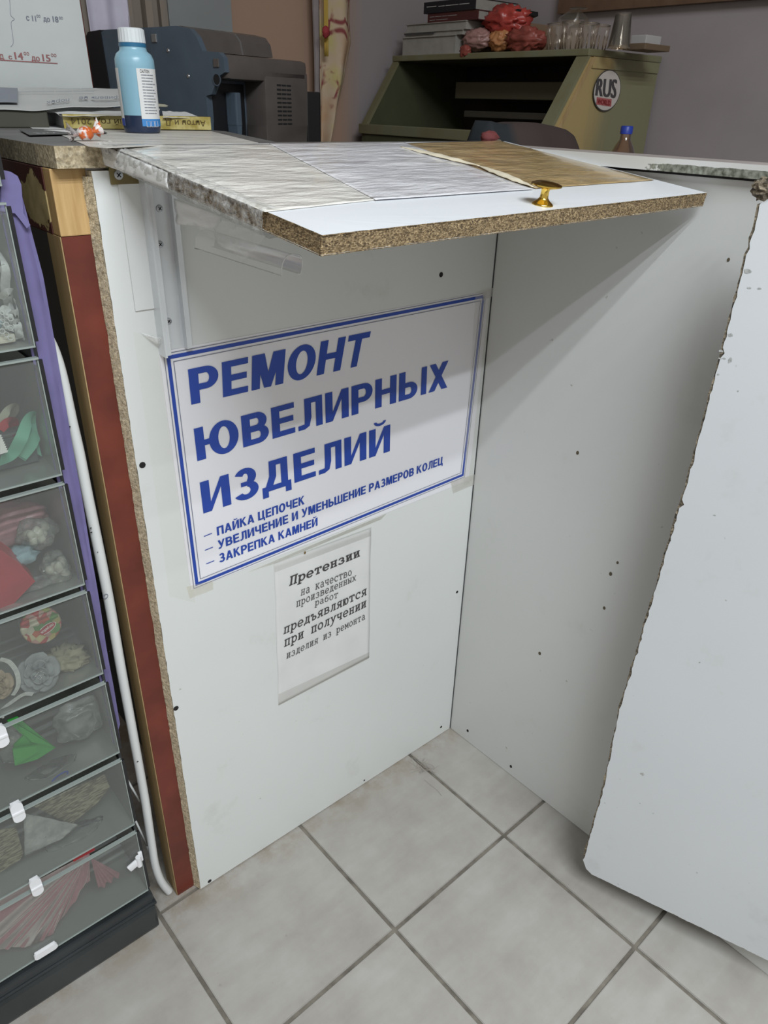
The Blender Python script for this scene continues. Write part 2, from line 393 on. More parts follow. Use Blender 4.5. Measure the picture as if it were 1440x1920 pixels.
GL = {
 'Р': (.70, [_bx(0, 0, T_, 1)] + _bowl(.1, .37, 1, .60)), 'Е': (.66, [_bx(0, 0, T_, 1), _bx(.1, 0, .66, H_), _bx(.1, .42, .62, .42+H_), _bx(.1, 1-H_, .65, 1)]),
 'М': (.88, _I(.88) + [_qd((T_*.3, 1), (T_*1.45, 1), (.44+.095, 0), (.44-.095, 0)), _qd((.88-T_*.3, 1), (.88-T_*1.45, 1), (.44-.095, 0), (.44+.095, 0))]),
 'О': (.80, _O(.80)), 'Н': (.74, _I(.74) + [_bx(.1, .42, .64, .42+H_)]), 'Т': (.68, [_bx(0, 1-H_, .68, 1), _bx(.24, 0, .44, 1)]),
 'Ю': (1.10, [_bx(0, 0, T_, 1), _bx(.1, .42, .42, .42+H_)] + _O(.76, .34)), 'В': (.72, [_bx(0, 0, T_, 1)] + _bowl(.1, 0, .58, .62) + _bowl(.1, .43, 1, .58)),
 'Л': (.74, [_bx(.54, 0, .74, 1), _bx(.20, 1-H_, .64, 1), _bx(.20, .34, .40, 1), _qd((.20, .36), (.40, .36), (.34, .08), (.20, 0), (.19, .16)), _qd((0, 0), (.20, 0), (.34, .10), (.20, .17), (0, .15))]),
 'И': (.74, _II(.74)), 'Й': (.74, _II(.74) + [_ring(.37, 1.22, .21, .155, .09, .09, 180, 360, 12)]),
 'Ы': (1.02, _soft(.68) + [_bx(.82, 0, 1.02, 1)]), 'Ь': (.68, _soft(.68)),
 'Х': (.74, [_qd((0, 0), (.23, 0), (.73, 1), (.50, 1)), _qd((.51, 0), (.74, 0), (.24, 1), (.01, 1))]),
 'З': (.68, [_ring(.33, .72, .30, .30, T_, H_, -60, 155, 18), _ring(.33, .285, .345, .30, T_, H_, -155, 75, 18), _bx(.20, .44, .46, .58)]),
 'Д': (.84, [_bx(0, 0, .84, H_), _bx(0, -.19, .17, .05), _bx(.67, -.19, .84, .05), _bx(.55, 0, .75, 1), _bx(.22, 1-H_, .7, 1), _qd((.07, .1), (.28, .1), (.41, .45), (.42, 1), (.22, 1), (.21, .5))]),
 'П': (.74, _I(.74) + [_bx(.1, 1-H_, .64, 1)]),
 'А': (.80, [_qd((0, 0), (.22, 0), (.50, 1), (.28, 1)), _qd((.80, 0), (.58, 0), (.30, 1), (.52, 1)), _bx(.18, .20, .62, .35)]),
 'К': (.76, [_bx(0, 0, T_, 1), _qd((.16, .38), (.36, .58), (.73, 1), (.49, 1), (.16, .62)), _qd((.25, .50), (.52, 0), (.77, 0), (.40, .62))]),
 'Ц': (.82, _I(.72) + [_bx(.1, 0, .82, H_), _bx(.66, -.19, .82, .05)]), 'Ч': (.70, [_bx(.5, 0, .7, 1), _bx(0, .62, T_, 1), _ring(.27, .62, .27, .27, T_, H_, 180, 270, 10), _bx(.26, .35, .6, .35+H_)]),
 'У': (.74, [_qd((0, 1), (.22, 1), (.47, .35), (.32, .22)), _qd((.74, 1), (.53, 1), (.24, .14), (.42, .14)), _qd((.06, 0), (.30, 0), (.42, .15), (.24, .18), (.06, .15))]),
 'Ш': (1.06, [_bx(0, 0, T_, 1), _bx(.43, 0, .63, 1), _bx(.86, 0, 1.06, 1), _bx(.1, 0, .96, H_)]),
}
def bold_text(s, quad, mat, parent, weight=1.0, gap=.095, name='lettering'):
    vs, fs, x = [], [], 0.0; lay = []
    for ch in s:
        if ch == ' ': x += .36; continue
        w_, parts = GL[ch]
        for pi, (v, f) in enumerate(parts):
            o = len(vs); vs += [(x+a, b) for a, b in v]; lay += [pi]*len(v); fs += [tuple(k+o for k in q) for q in f]
        x += w_+gap
    x -= gap; bl, br, tr, tl = [V(q) for q in quad]
    nn = (br-bl).cross(tl-bl).normalized()
    out = [(bl*(1-a/x)+br*(a/x))*(1-b) + (tl*(1-a/x)+tr*(a/x))*b + nn*(4e-5*lay[i]) for i, (a, b) in enumerate(vs)]
    return MB().add(out, fs).build(name, mat, parent, recalc=False)
# ---- slab-serif typewriter letters drawn as thin strokes
def _A(cx, cy, rx, ry, a0, a1, n=12): return [(cx+rx*math.cos(math.radians(a0+(a1-a0)*i/n)), cy+ry*math.sin(math.radians(a0+(a1-a0)*i/n))) for i in range(n+1)]
def _sf(x, y, w=.14): return [(x-w, y), (x+w, y)]
def _stem(x, y0=0, y1=1): return [[(x, y0), (x, y1)], _sf(x, y0), _sf(x, y1)]
MG = {
 'п': _stem(.17)+_stem(.63)+[[(.03, 1), (.77, 1)]], 'П': [[(.15, 0), (.15, 1.39)], [(.65, 0), (.65, 1.39)], [(0, 1.39), (.8, 1.39)], _sf(.15, 0), _sf(.65, 0)],
 'н': _stem(.17)+_stem(.63)+[[(.17, .52), (.63, .52)]], 'и': _stem(.17)+_stem(.63)+[[(.17, .05), (.63, .95)]], 'й': _stem(.17)+_stem(.63)+[[(.17, .05), (.63, .95)], _A(.4, 1.35, .14, .12, 180, 360)],
 'р': [[(.16, -.42), (.16, 1)], [(.0, 1), (.16, 1)], [(0, -.42), (.36, -.42)], _A(.44, .5, .30, .48, -170, 170, 18)], 'о': [_A(.4, .5, .33, .5, 0, 360, 20)],
 'е': [_A(.4, .5, .34, .5, 0, 315, 18), [(.07, .5), (.74, .5)]], 'с': [_A(.42, .5, .34, .5, 50, 312, 18), [(.70, .70), (.70, 1.0)]],
 'т': [[(.4, 0), (.4, 1)], [(.05, 1), (.75, 1)], [(.05, 1), (.05, .76)], [(.75, 1), (.75, .76)], _sf(.4, 0, .18)],
 'з': [_A(.36, .75, .28, .25, -80, 160, 12), _A(.36, .26, .32, .27, -160, 85, 14)], 'а': [_A(.36, .68, .26, .32, 0, 150, 10), [(.62, .68), (.62, .06), (.78, .0)], _A(.36, .28, .27, .28, 60, 330, 16)],
 'к': _stem(.17)+[[(.17, .5), (.36, .52), (.68, 1)], [(.36, .52), (.72, 0)], _sf(.68, 1, .1), _sf(.70, 0, .1)],
 'ч': [[(.14, 1), (.14, .6)], _A(.36, .6, .22, .2, 180, 270, 6), [(.36, .4), (.63, .46)], [(.63, 0), (.63, 1)], _sf(.14, 1), _sf(.63, 1), _sf(.63, 0)],
 'в': [[(.14, 0), (.14, 1)], [(0, 1), (.44, 1)], [(0, 0), (.46, 0)], [(.14, .53), (.44, .53)], _A(.44, .765, .22, .235, -90, 90, 8), _A(.46, .265, .27, .265, -90, 90, 8)],
 'д': [[(.05, -.22), (.05, 0), (.77, 0), (.77, -.22)], [(.17, 0), (.28, .4), (.30, 1)], [(.62, 0), (.62, 1)], [(.18, 1), (.74, 1)]],
 'ы': [[(.12, 0), (.12, 1)], [(0, 1), (.22, 1)], _A(.28, .28, .2, .28, -90, 90, 8), [(.12, .56), (.28, .56)], [(0, 0), (.28, 0)], [(.68, 0), (.68, 1)], _sf(.68, 0, .1), _sf(.68, 1, .1)],
 'ъ': [[(.26, 0), (.26, 1)], [(0, 1), (.26, 1)], [(0, 1), (0, .76)], _A(.46, .28, .26, .28, -90, 90, 8), [(.26, .56), (.46, .56)], [(.26, 0), (.46, 0)]],
 'ь': [[(.16, 0), (.16, 1)], [(0, 1), (.3, 1)], _A(.42, .28, .26, .28, -90, 90, 8), [(.16, .56), (.42, .56)], [(0, 0), (.42, 0)]],
 'х': [[(.12, 0), (.68, 1)], [(.12, 1), (.68, 0)], _sf(.12, 0, .11), _sf(.68, 0, .11), _sf(.12, 1, .11), _sf(.68, 1, .11)],
 'б': [_A(.4, .42, .32, .42, 0, 360, 18), [(.08, .45), (.10, .9), (.24, 1.2), (.68, 1.36)]],
 'я': [[(.62, 0), (.62, 1)], [(.78, 1), (.36, 1)], [(.36, .46), (.62, .46)], _A(.36, .73, .24, .27, 90, 270, 8), [(.42, .46), (.12, 0)], _sf(.12, 0, .1), _sf(.66, 0, .1)],
 'л': [[(.06, 0), (.16, 0), (.28, .4), (.30, 1)], [(.63, 0), (.63, 1)], [(.20, 1), (.76, 1)], _sf(.63, 0)],
 'ю': [[(.08, 0), (.08, 1)], _sf(.1, 0, .1), _sf(.1, 1, .1), [(.08, .52), (.26, .52)], _A(.5, .5, .25, .5, 0, 360, 18)],
 'у': [[(.12, 1), (.42, .2)], [(.70, 1), (.34, -.1), (.20, -.38), (.0, -.42)], _sf(.12, 1, .11), _sf(.70, 1, .11)],
 'м': [[(.10, 0), (.10, 1), (.40, .3), (.70, 1), (.70, 0)], _sf(.10, 0, .1), _sf(.70, 0, .1), [(0, 1), (.12, 1)], [(.68, 1), (.80, 1)]],
}
def mono_text(s, quad, mat, parent, wt=.11, xh=1.0, slant=.16, name='lettering'):
    vs, fs, lay = [], [], []
    def seg(a, b, k, ox):
        a, b = V((*a, 0)), V((*b, 0)); d = (b-a); 
        if d.length < 1e-6: return
        d.normalize(); n_ = V((-d.y, d.x, 0))*wt/2; a = a-d*wt*.3; b = b+d*wt*.3; o = len(vs)
        vs.extend([(p.x+ox+slant*p.y, p.y) for p in (a-n_, b-n_, b+n_, a+n_)]); fs.append((o, o+1, o+2, o+3)); lay.extend([k]*4)
    for i, ch in enumerate(s):
        if ch == ' ': continue
        k = 0
        for pl in MG[ch]:
            for j in range(len(pl)-1): seg(pl[j], pl[j+1], k, i*1.0); k += 1
    W = (len(s)-1)*1.0+.8; bl, br, tr, tl = [V(q) for q in quad]; nn = (br-bl).cross(tl-bl).normalized()
    out = [(bl*(1-a/W)+br*(a/W))*(1-b*xh) + (tl*(1-a/W)+tr*(a/W))*b*xh + nn*(1.2e-5*lay[i]) for i, (a, b) in enumerate(vs)]
    return MB().add(out, fs).build(name, mat, parent, recalc=False)
def strip(a, b, w, nrm, mb, mi=0):
    a, b = V(a), V(b); d = (b-a).normalized(); s_ = d.cross(V(nrm)).normalized()*w/2
    mb.add([a-s_, b-s_, b+s_, a+s_], [(0, 1, 2, 3)], mi)

#================================================================= SETTING
S = 0.305; TA = math.radians(1.5905)      # tile pitch and the turn of the tile grid
TORG = V((-0.12062, -0.28314, 0))
TU = V((-math.cos(TA), math.sin(TA), 0)); TU = V((-math.cos(TA), -math.sin(-TA)*1.0, 0))
N00 = at(945, 1566, 'z', 0); N01 = at(743, 1740.5, 'z', 0); N10 = at(1190, 1775.5, 'z', 0)
eu = (N01-N00).normalized(); ev = (N10-N00).normalized()
floor = MB().box((-2.6, -2.6, -.06), (1.3, 1.6, -.004)).build('floor', 'grout'); struct(floor)
def tile(i, j):
    g = .0036; W_ = S
    x0 = -.5; base = N00 + eu*(i*W_) + ev*(j*W_)
    if i >= 2: base += eu*.004
    a = base + eu*g + ev*g; b = base + eu*(W_-g) + ev*g; c = base + eu*(W_-g) + ev*(W_-g); d = base + eu*g + ev*(W_-g)
    if i == 1: b += eu*.004; c += eu*.004
    jz = random.uniform(-.0002, .0002)
    bm = bmesh.new(); q = [bm.verts.new((p.x, p.y, z)) for z in (-.008, jz) for p in (a, b, c, d)]
    for f in [(3, 2, 1, 0), (4, 5, 6, 7), (0, 1, 5, 4), (1, 2, 6, 5), (2, 3, 7, 6), (3, 0, 4, 7)]: bm.faces.new([q[k] for k in f])
    top = [e for e in bm.edges if e.verts[0].co.z > -.004 and e.verts[1].co.z > -.004]
    bmesh.ops.bevel(bm, geom=top, offset=.0012, segments=2, affect='EDGES')
    bmesh.ops.recalc_face_normals(bm, faces=bm.faces)
    me = bpy.data.meshes.new('tile'); bm.to_mesh(me); bm.free(); me.materials.append(M['tile'])
    o = bpy.data.objects.new('tile', me); COL.objects.link(o); hang(o, floor)
for i in range(-2, 5):
    for j in range(-3, 5): tile(i, j)

M['wall_violet'] = plain('violet_grey_wall_paint', (0.32, 0.278, 0.28), .8, noise_amt=.08, scale=5)
M['wall_peach'] = plain('peach_wall', (0.33, 0.215, 0.16), .8, noise_amt=.08, scale=5)
M['brown_board'] = wood('brown_wooden_board', (0.10, 0.055, 0.03), (0.15, 0.085, 0.05), 6, (1, 5, 5))
M['grey_cab'] = plain('grey_painted_board', (0.24, 0.25, 0.25), .6, noise_amt=.06, scale=5)
M['door_frame'] = plain('beige_brown_frame', (0.24, 0.20, 0.165), .6, noise_amt=.1, scale=8)
struct(MB().box((-2.6, 1.02, 0), (1.0, 1.09, 2.7)).build('wall_back', 'wall_peach'))
struct(MB().box((0.88, -2.6, 0), (0.95, 1.02, 2.7)).build('wall_right', 'wall_violet'))
struct(MB().box((-2.6, -2.6, 2.7), (1.3, 1.6, 2.76)).build('ceiling', plain('ceiling_white', (0.6, 0.6, 0.58), .9)))
# back wall: peach to the left, blending into violet-grey to the right
def wall_two():
    m, t, b = new_mat('two_tone_wall'); tc = t.nodes.new('ShaderNodeTexCoord'); sx = t.nodes.new('ShaderNodeSeparateXYZ'); t.links.new(tc.outputs['Object'], sx.inputs[0])
    mr = t.nodes.new('ShaderNodeMapRange'); mr.inputs[1].default_value = .44; mr.inputs[2].default_value = .52; t.links.new(sx.outputs['X'], mr.inputs[0])
    t.links.new(mixc(t, mr.outputs[0], (0.38, 0.245, 0.175), (0.30, 0.26, 0.26)), b.inputs['Base Color']); setin(b, Roughness=.8); return m
bpy.data.objects['wall_back'].data.materials[0] = wall_two()
# brown board fixed high on the right wall
struct(MB().box((0.855, -1.6, 1.535), (0.88, 0.62, 2.1)).build('trim_1', 'brown_board'))

#================================================================= PARTITION (right white board with its ledge)
PB = thing('partition_board', (0.015, -.45, 0), 'white laminated low partition board with screw marks and a painted ledge along its top', 'partition')
BD = V((0.033, -1, 0)).normalized(); BN = V((-1, -0.033, 0)).normalized()
def bpt(s, z, off=0.0): return BD*s + BN*off + V((0, 0, z))
def rag(a, b, n, amp, nrm, seed, chips=0):
    """points from a to b (b excluded) along a chipped edge; nrm = inward"""
    rnd = random.Random(seed); a, b, nrm = V(a), V(b), V(nrm); out = []
    ch = {rnd.randrange(2, n-2): rnd.uniform(1.2, 2.2) for _ in range(chips)} if chips else {}
    for i in range(n):
        k = abs(noise.noise(V((i*.9, seed, 0))))*amp*1.4 + rnd.random()*amp*.5
        if i in ch: k += amp*ch[i]
        if i == 0: k = 0
        out.append(a.lerp(b, i/n) + nrm*k)
    return out
p = MB()
p.prism([bpt(0, .001), bpt(1.6, .001), bpt(1.6, 1.243), bpt(0, 1.243)], -BN*.016, 0, 1)
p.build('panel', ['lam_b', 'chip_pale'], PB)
# skirt-like lower line where the laminate is rubbed, plus screw marks
def disc(mb, c, nrm, r, n=14, th=.0006, mi=0, sq=1.0):
    mb.lathe([(r, 0), (r*.98, th)], V(c), n, mi, axis=nrm, sy=sq)
hB = [(1083, 849, .0036), (1158, 1055, .003), (1145, 1076, .004), (1133, 1140, .0035), (1012, 1225, .0042), (877, 1370, .0042), (958, 1437, .0042), (1366, 487, .0026), (1312, 1243, .0001)]
for (x, y, r) in hB[:-1]:
    q = at_plane(x, y, (0, 0, 0), BN); mb = MB(); disc(mb, q, BN, r, 9, .0005, 0, .75)
    mb.build('screw_hole', 'hole' if y > 1360 else plain('hole_brown', (0.10, 0.08, 0.05), .9), PB)
# ledge: white face with worn green-black stretch, pinkish top
def worn():
    m, t, b = new_mat('worn_ledge_face'); tc = t.nodes.new('ShaderNodeTexCoord'); sx = t.nodes.new('ShaderNodeSeparateXYZ'); t.links.new(tc.outputs['Object'], sx.inputs[0])
    mr = t.nodes.new('ShaderNodeMapRange'); mr.inputs[1].default_value = -.22; mr.inputs[2].default_value = -.30; t.links.new(sx.outputs['Y'], mr.inputs[0])
    mz = t.nodes.new('ShaderNodeMapRange'); mz.inputs[1].default_value = 1.2585; mz.inputs[2].default_value = 1.2535; t.links.new(sx.outputs['Z'], mz.inputs[0])
    n = nz(t, 60, 6, .7)
    a = t.nodes.new('ShaderNodeMath'); a.operation = 'MULTIPLY'; t.links.new(mr.outputs[0], a.inputs[0]); t.links.new(mz.outputs[0], a.inputs[1])
    s_ = t.nodes.new('ShaderNodeMath'); s_.operation = 'MULTIPLY_ADD'; s_.inputs[1].default_value = .8; t.links.new(n, s_.inputs[0]); t.links.new(a.outputs[0], s_.inputs[2])
    f = ramp(t, s_.outputs[0], [(.95, (0, 0, 0)), (1.02, (1, 1, 1))])
    dk = ramp(t, nz(t, 160, 4), [(.3, (0.05, 0.055, 0.035)), (.7, (0.30, 0.31, 0.26))])
    t.links.new(mixc(t, f, (0.62, 0.62, 0.60), dk), b.inputs['Base Color']); setin(b, Roughness=.5); return m
lt = plain('ledge_top_paint', (0.46, 0.41, 0.39), .35, noise_amt=.1, scale=20)
ledge = MB()
pts = []
L0, L1 = -.055, 1.62
a = [bpt(L0, 1.246, .012), bpt(L1, 1.246, .012), bpt(L1, 1.262, .012), bpt(L0, 1.262, .012)]
ledge.prism(a, -BN*.062, 0, 1)
lo = ledge.build('ledge', [worn(), lt], PB)
MB().prism([bpt(0, 1.2425, .0012), bpt(1.6, 1.2425, .0012), bpt(1.6, 1.2462, .0012), bpt(0, 1.2462, .0012)], -BN*.015).build('gap_strip', 'hole', PB)
# small notch of grey putty on the ledge's near end by the flap
MB().blob(at(934, 267, 'x', -.006), (.007, .006, .004), .4, 3, 4, 2).build('paint_chip', 'chip_dark', PB)
q = at_plane(1436, 322, bpt(0, 1.262), (0, 0, 1)); MB().blob(bpt(.44, 1.263, -.005), (.010, .013, .003), .5, 3, 9, 2).build('paint_chip', 'page', PB)

#================================================================= GATE LEAF (near right, chipped edge)
GT = V((-.1005, -.4515, .07)); GD = V((.30, -.954, 0)).normalized(); GN = V((-GD.y*-1, 0, 0)); GN = V((GD.y, -GD.x, 0)).normalized()
if GN.x > 0: GN = -GN
g = lambda x, y: at_plane(x, y, GT, GN)
hinge_top = GT + GD*.365; 
top_free = g(1424, 384); bot_free = g(1093, 1618)
b_in = g(1440, 1800); dirb = (b_in-bot_free).normalized()
bot_h = bot_free + dirb*(.365/abs(dirb.dot(GD)))
top_h = V((bot_h.x, bot_h.y, top_free.z+.004))
inn = GD
key = [(1424, 384), (1399, 478), (1331, 740), (1294, 880), (1208, 1172), (1161, 1330), (1130, 1480), (1093, 1612)]
kp = [g(*k) for k in key]
out = []
for i in range(len(kp)-1):
    n = max(6, int((kp[i]-kp[i+1]).length/.0065)); out += rag(kp[i], kp[i+1], n, .0022, inn, 11+i, 1 if i in (1, 3, 4) else 0)
out.append(kp[-1]); out += [g(1099, 1629)]
out += rag(g(1110, 1640), bot_h, 60, .0016, (0, 0, 1), 77)
out += [bot_h, top_h]
out += [top_h.lerp(top_free, .3), top_h.lerp(top_free, .93)+V((0, 0, -.001)), g(1437, 372)]
GATE = thing('gate_leaf', tuple(V((bot_h.x, bot_h.y, 0))), 'white laminated gate leaf standing ajar at the right with a ragged chipped edge', 'gate')
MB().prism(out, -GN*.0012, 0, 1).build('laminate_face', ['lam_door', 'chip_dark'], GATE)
core = []
for i, k in enumerate(kp[:-1]):
    n = max(5, int((kp[i]-kp[i+1]).length/.008)); core += rag(kp[i]-inn*.0026, kp[i+1]-inn*.0026, n, .0026, inn, 31+i)
core += [kp[-1]+V((0, 0, .002))]; core += rag(g(1104, 1634)+V((0, 0, .002)), bot_h+V((0, 0, .002)), 40, .002, (0, 0, 1), 5); core += [bot_h+V((0, 0, .002)), top_h, top_free]
MB().prism([c_-GN*.0013 for c_ in core], -GN*.0145, 0, 0).build('core_board', 'chip_dark', GATE)
MB().blob(g(1431, 366)-GN*.006+V((0, 0, .006)), (.012, .014, .011), .5, 3, 2, 3).build('broken_corner', 'chip_dark', GATE)
for i_, (x, y, r, e) in enumerate([(1402, 508, .0045, .6), (1405, 540, .0026, .4), (1424, 541, .0024, .5), (1370, 628, .0032, .7), (1352, 658, .0035, .5), (1350, 672, .0022, .5), (1358, 672, .0022, .5), (1369, 675, .0026, 1.6), (1347, 702, .002, .5), (1384, 733, .001, 1), (1340, 966, .0018, .5), (1312, 1242, .0012, 1), (1200, 1506, .0014, .8), (1307, 1636, .0016, .8)]):
    q = g(x, y)-GN*-.0002; t1 = GD; n_ = 12; rr = random.Random(i_)
    ring_ = [q + t1*(r*(.6+.5*rr.random())*math.cos(k/n_*6.283)) + V((0, 0, 1))*(r*e*(.6+.5*rr.random())*math.sin(k/n_*6.283)) for k in range(n_)]
    MB().add([p_+GN*.0002 for p_ in ring_], [tuple(range(n_))]).build('scuff_mark', 'scuff', GATE, recalc=False)
# hinges at the far side
for z in (.25, 1.05):
    a_ = -bot_h.y+.004; MB().prism([bpt(a_, z, .0002), bpt(a_+.028, z, .0002), bpt(a_+.028, z+.06, .0002), bpt(a_, z+.06, .0002)], BN*.002).tube([bpt(a_-.002, z, .006), bpt(a_-.002, z+.06, .006)], .0045, 10).build('hinge', 'steel', GATE)

#================================================================= COUNTER
CT = thing('counter', (-.35, .3, 0), 'counter with white laminated front board, red-brown wooden frame and a chipboard worktop', 'counter')
fr = MB()
left = rag((-.665, 0, .003), (-.665, 0, 1.243), 150, .0011, (1, 0, 0), 3, 0)
fr.prism(left + [V((-.665, 0, 1.243)), V((0, 0, 1.243)), V((0, 0, .001))], (0, .016, 0), 0, 1)
fr.build('front_board', ['lam', 'chip_pale'], CT)
ce = rag((-.6708, .0165, .002), (-.6708, .0165, 1.2445), 170, .0013, (1, 0, 0), 23)
MB().prism([V((v.x+.0055, .0006, v.z)) for v in ce] + [V((-.655, .0006, 1.2445)), V((-.655, .0006, .002))], (-.0001, .0001, 0), 0).build('board_edge', 'chip_pale', CT) if False else None
m_ = MB(); n_e = len(ce)
m_.add([V((-.6648, .0004, v.z)) for v in ce]+ce, [(i, i+1, n_e+i+1, n_e+i) for i in range(n_e-1)]); m_.build('board_edge', 'chip_pale', CT)
# frame leg (red front, raw side), raw upper block, peeled apron
MB().box((-.703, .017, 0), (-.664, .0605, 1.176)).build('leg', 'red_wood', CT)
MB().box((-.7045, .0175, .002), (-.7032, .060, 1.176)).build('raw_edge', 'raw_wood', CT)
MB().bbox((-.7035, .0165, 1.1765), (-.665, .04, 1.245), .0012).build('corner_block', 'yellow_wood', CT)
MB().bbox((-.7045, .0402, 1.176), (-.68, .80, 1.245), .001).build('apron', 'peeled', CT)
MB().box((-.703, .76, 0), (-.664, .80, 1.175)).build('leg', 'red_wood', CT)
MB().box((-.03, .02, 0), (0.0, .05, 1.245)).build('leg', 'red_wood', CT)
MB().box((-.7, .79, 0), (0, .80, 1.17)).build('back_board', 'dark_void', CT)
MB().box((-.60, .04, .0), (-.585, .79, 1.20)).build('void_shade_board', 'dark_void', CT)  # added board, coloured dark to give the shade under the worktop
MB().box((-.7, .42, .42), (-.6, .79, .436)).build('inner_shelf', 'dark_void', CT)
# worktop slab with broken front-left corner
slab = [V((-.700, .0, 1.246)), V((-.704, .05, 1.246)), V((-.7045, .66, 1.246)), V((-.30, .66, 1.246)), V((-.285, .385, 1.246)), V((-.40, .045, 1.246)), V((0, .034, 1.246)), V((-.0, .018, 1.246)), V((-.64, .018, 1.246)), V((-.645, .0, 1.246))]
MB().prism(slab, (0, 0, .0215), 0, 1).build('worktop', [plain('grey_worktop', (0.155, 0.15, 0.145), .55, noise_amt=.2, scale=12), 'chip_side'], CT)
MB().box((-.0022, -.0012, .002), (-.0002, .001, 1.245)).build('corner_joint', 'smoke', CT)
# screw holes in the front board
for (x, y, r) in [(267, 872, .0045), (330, 1328, .0045), (393, 1652, .0040), (827, 515, .0042), (857, 1110, .0032), (827, 1363, .0032), (683, 1463, .0022)]:
    q = at(x, y, 'y', -.0002); mb = MB(); disc(mb, q, (0, -1, 0), r, 9, .0005)
    mb.build('screw_hole', 'hole', CT)
# aluminium channel with screws on the front board
ch = MB()
ch.box((-.612, -.0012, 1.036), (-.580, -.0002, 1.246)).box((-.6145, -.019, 1.032), (-.6118, 0, 1.24)).box((-.6118, -.0175, 1.034), (-.606, -.0155, 1.24))
ch.box((-.5805, -.011, 1.036), (-.579, 0, 1.246)).box((-.579, -.0105, 1.036), (-.5735, -.0095, 1.246))
CHN = ch.build('metal_channel', 'alu', CT)
MB().box((-.638, -.0025, 1.09), (-.6145, -.0004, 1.24)).build('white_strip', 'white_metal', CT)
def screw(c, nrm, r, parent):
    mb = MB(); n = V(nrm); mb.lathe([(r, 0), (r*.95, .0009), (r*.55, .0014), (0, .0015)], V(c), 16, 0, axis=nrm)
    o = mb.build('screw', 'steel', parent, smooth=30)
    t1 = n.orthogonal().normalized(); t2 = n.cross(t1)
    mb = MB()
    for d in (t1, t2):
        e = n.cross(d); c0 = V(c)+n*.0013
        mb.add([c0-d*r*.55-e*r*.1, c0+d*r*.55-e*r*.1, c0+d*r*.55+e*r*.1, c0-d*r*.55+e*r*.1, c0-d*r*.55-e*r*.1+n*.0006, c0+d*r*.55-e*r*.1+n*.0006, c0+d*r*.55+e*r*.1+n*.0006, c0-d*r*.55+e*r*.1+n*.0006], [(4, 5, 6, 7), (0, 1, 5, 4), (1, 2, 6, 5), (2, 3, 7, 6), (3, 0, 4, 7)])
    mb.build('screw_slot', 'hole', parent)
for (x, y) in ((299, 391), (300, 458), (316, 602)):
    screw(at(x, y, 'y', -.0014), (0, -1, 0), .0042, CT)
MB().bbox((-.646, -.0032, 1.229), (-.604, -.0004, 1.247), .0008).build('bracket', 'olive', CT)
screw(at(222, 328, 'y', -.0034), (0, -1, 0), .0052, CT)

#================================================================= FLAP
FS_, FZ = .122, 1.2685
def fz(y): return FZ + FS_*y
FNRM = V((0, -FS_, 1)).normalized()
def fp(px, py, off=0.0): return at_plane(px, py, V((0, 0, FZ))+FNRM*off, FNRM)
FL = thing('hinged_flap', (-.32, 0, 1.25), 'white flap board of raw-edged chipboard held open above the corner', 'flap')
TH = .0165
A0 = V((-.645, -.001, fz(-.001))); A1 = fp(604, 441); A2 = fp(1331, 361); A2.x = min(A2.x, -.002); A3 = V((-.004, -.001, fz(0)))
left_e = rag(A0, A1, 40, .0008, (1, 0, 0), 8); front_e = rag(A1, A2, 90, .0012, (0, 1, 0), 9); right_e = rag(A2, A3, 20, .0004, (-1, 0, 0), 10)
ol = left_e + front_e + right_e + [A3]
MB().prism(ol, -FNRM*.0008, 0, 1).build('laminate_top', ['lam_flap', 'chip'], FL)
ci = rag(A0+V((.0006, 0, 0)), A1+V((.0006, .0006, 0)), 60, .0009, (1, 0, 0), 18) + rag(A1+V((0, .0006, 0)), A2+V((0, .0006, 0)), 140, .0010, (0, 1, 0), 19) + rag(A2, A3, 20, .0004, (-1, 0, 0), 20) + [A3]
MB().prism([c_-FNRM*.0009 for c_ in ci], -FNRM*(TH-.0018), 0, 0).build('core_board', 'chip', FL)
MB().prism([c_-FNRM*(TH-.0008) for c_ in ol], -FNRM*.0008, 0, 1).build('laminate_underside', ['lam_b', 'chip'], FL)
# brass mushroom knob
kb = fp(1017, 384)
kp_ = [(.0082, 0), (.0082, .0008), (.0072, .0022), (.0048, .0045), (.0032, .0075), (.0030, .0135), (.0036, .0160), (.0095, .0178), (.0118, .0195), (.0116, .0207), (.0085, .0222), (.004, .0230), (0, .0232)]
kp_ = [(r*1.38, h*.98) for r, h in kp_]
kb_o = MB().lathe(kp_, kb, 32, axis=FNRM).build('knob', 'gold', FL, smooth=50); kb_o['label'] = 'polished brass mushroom knob'

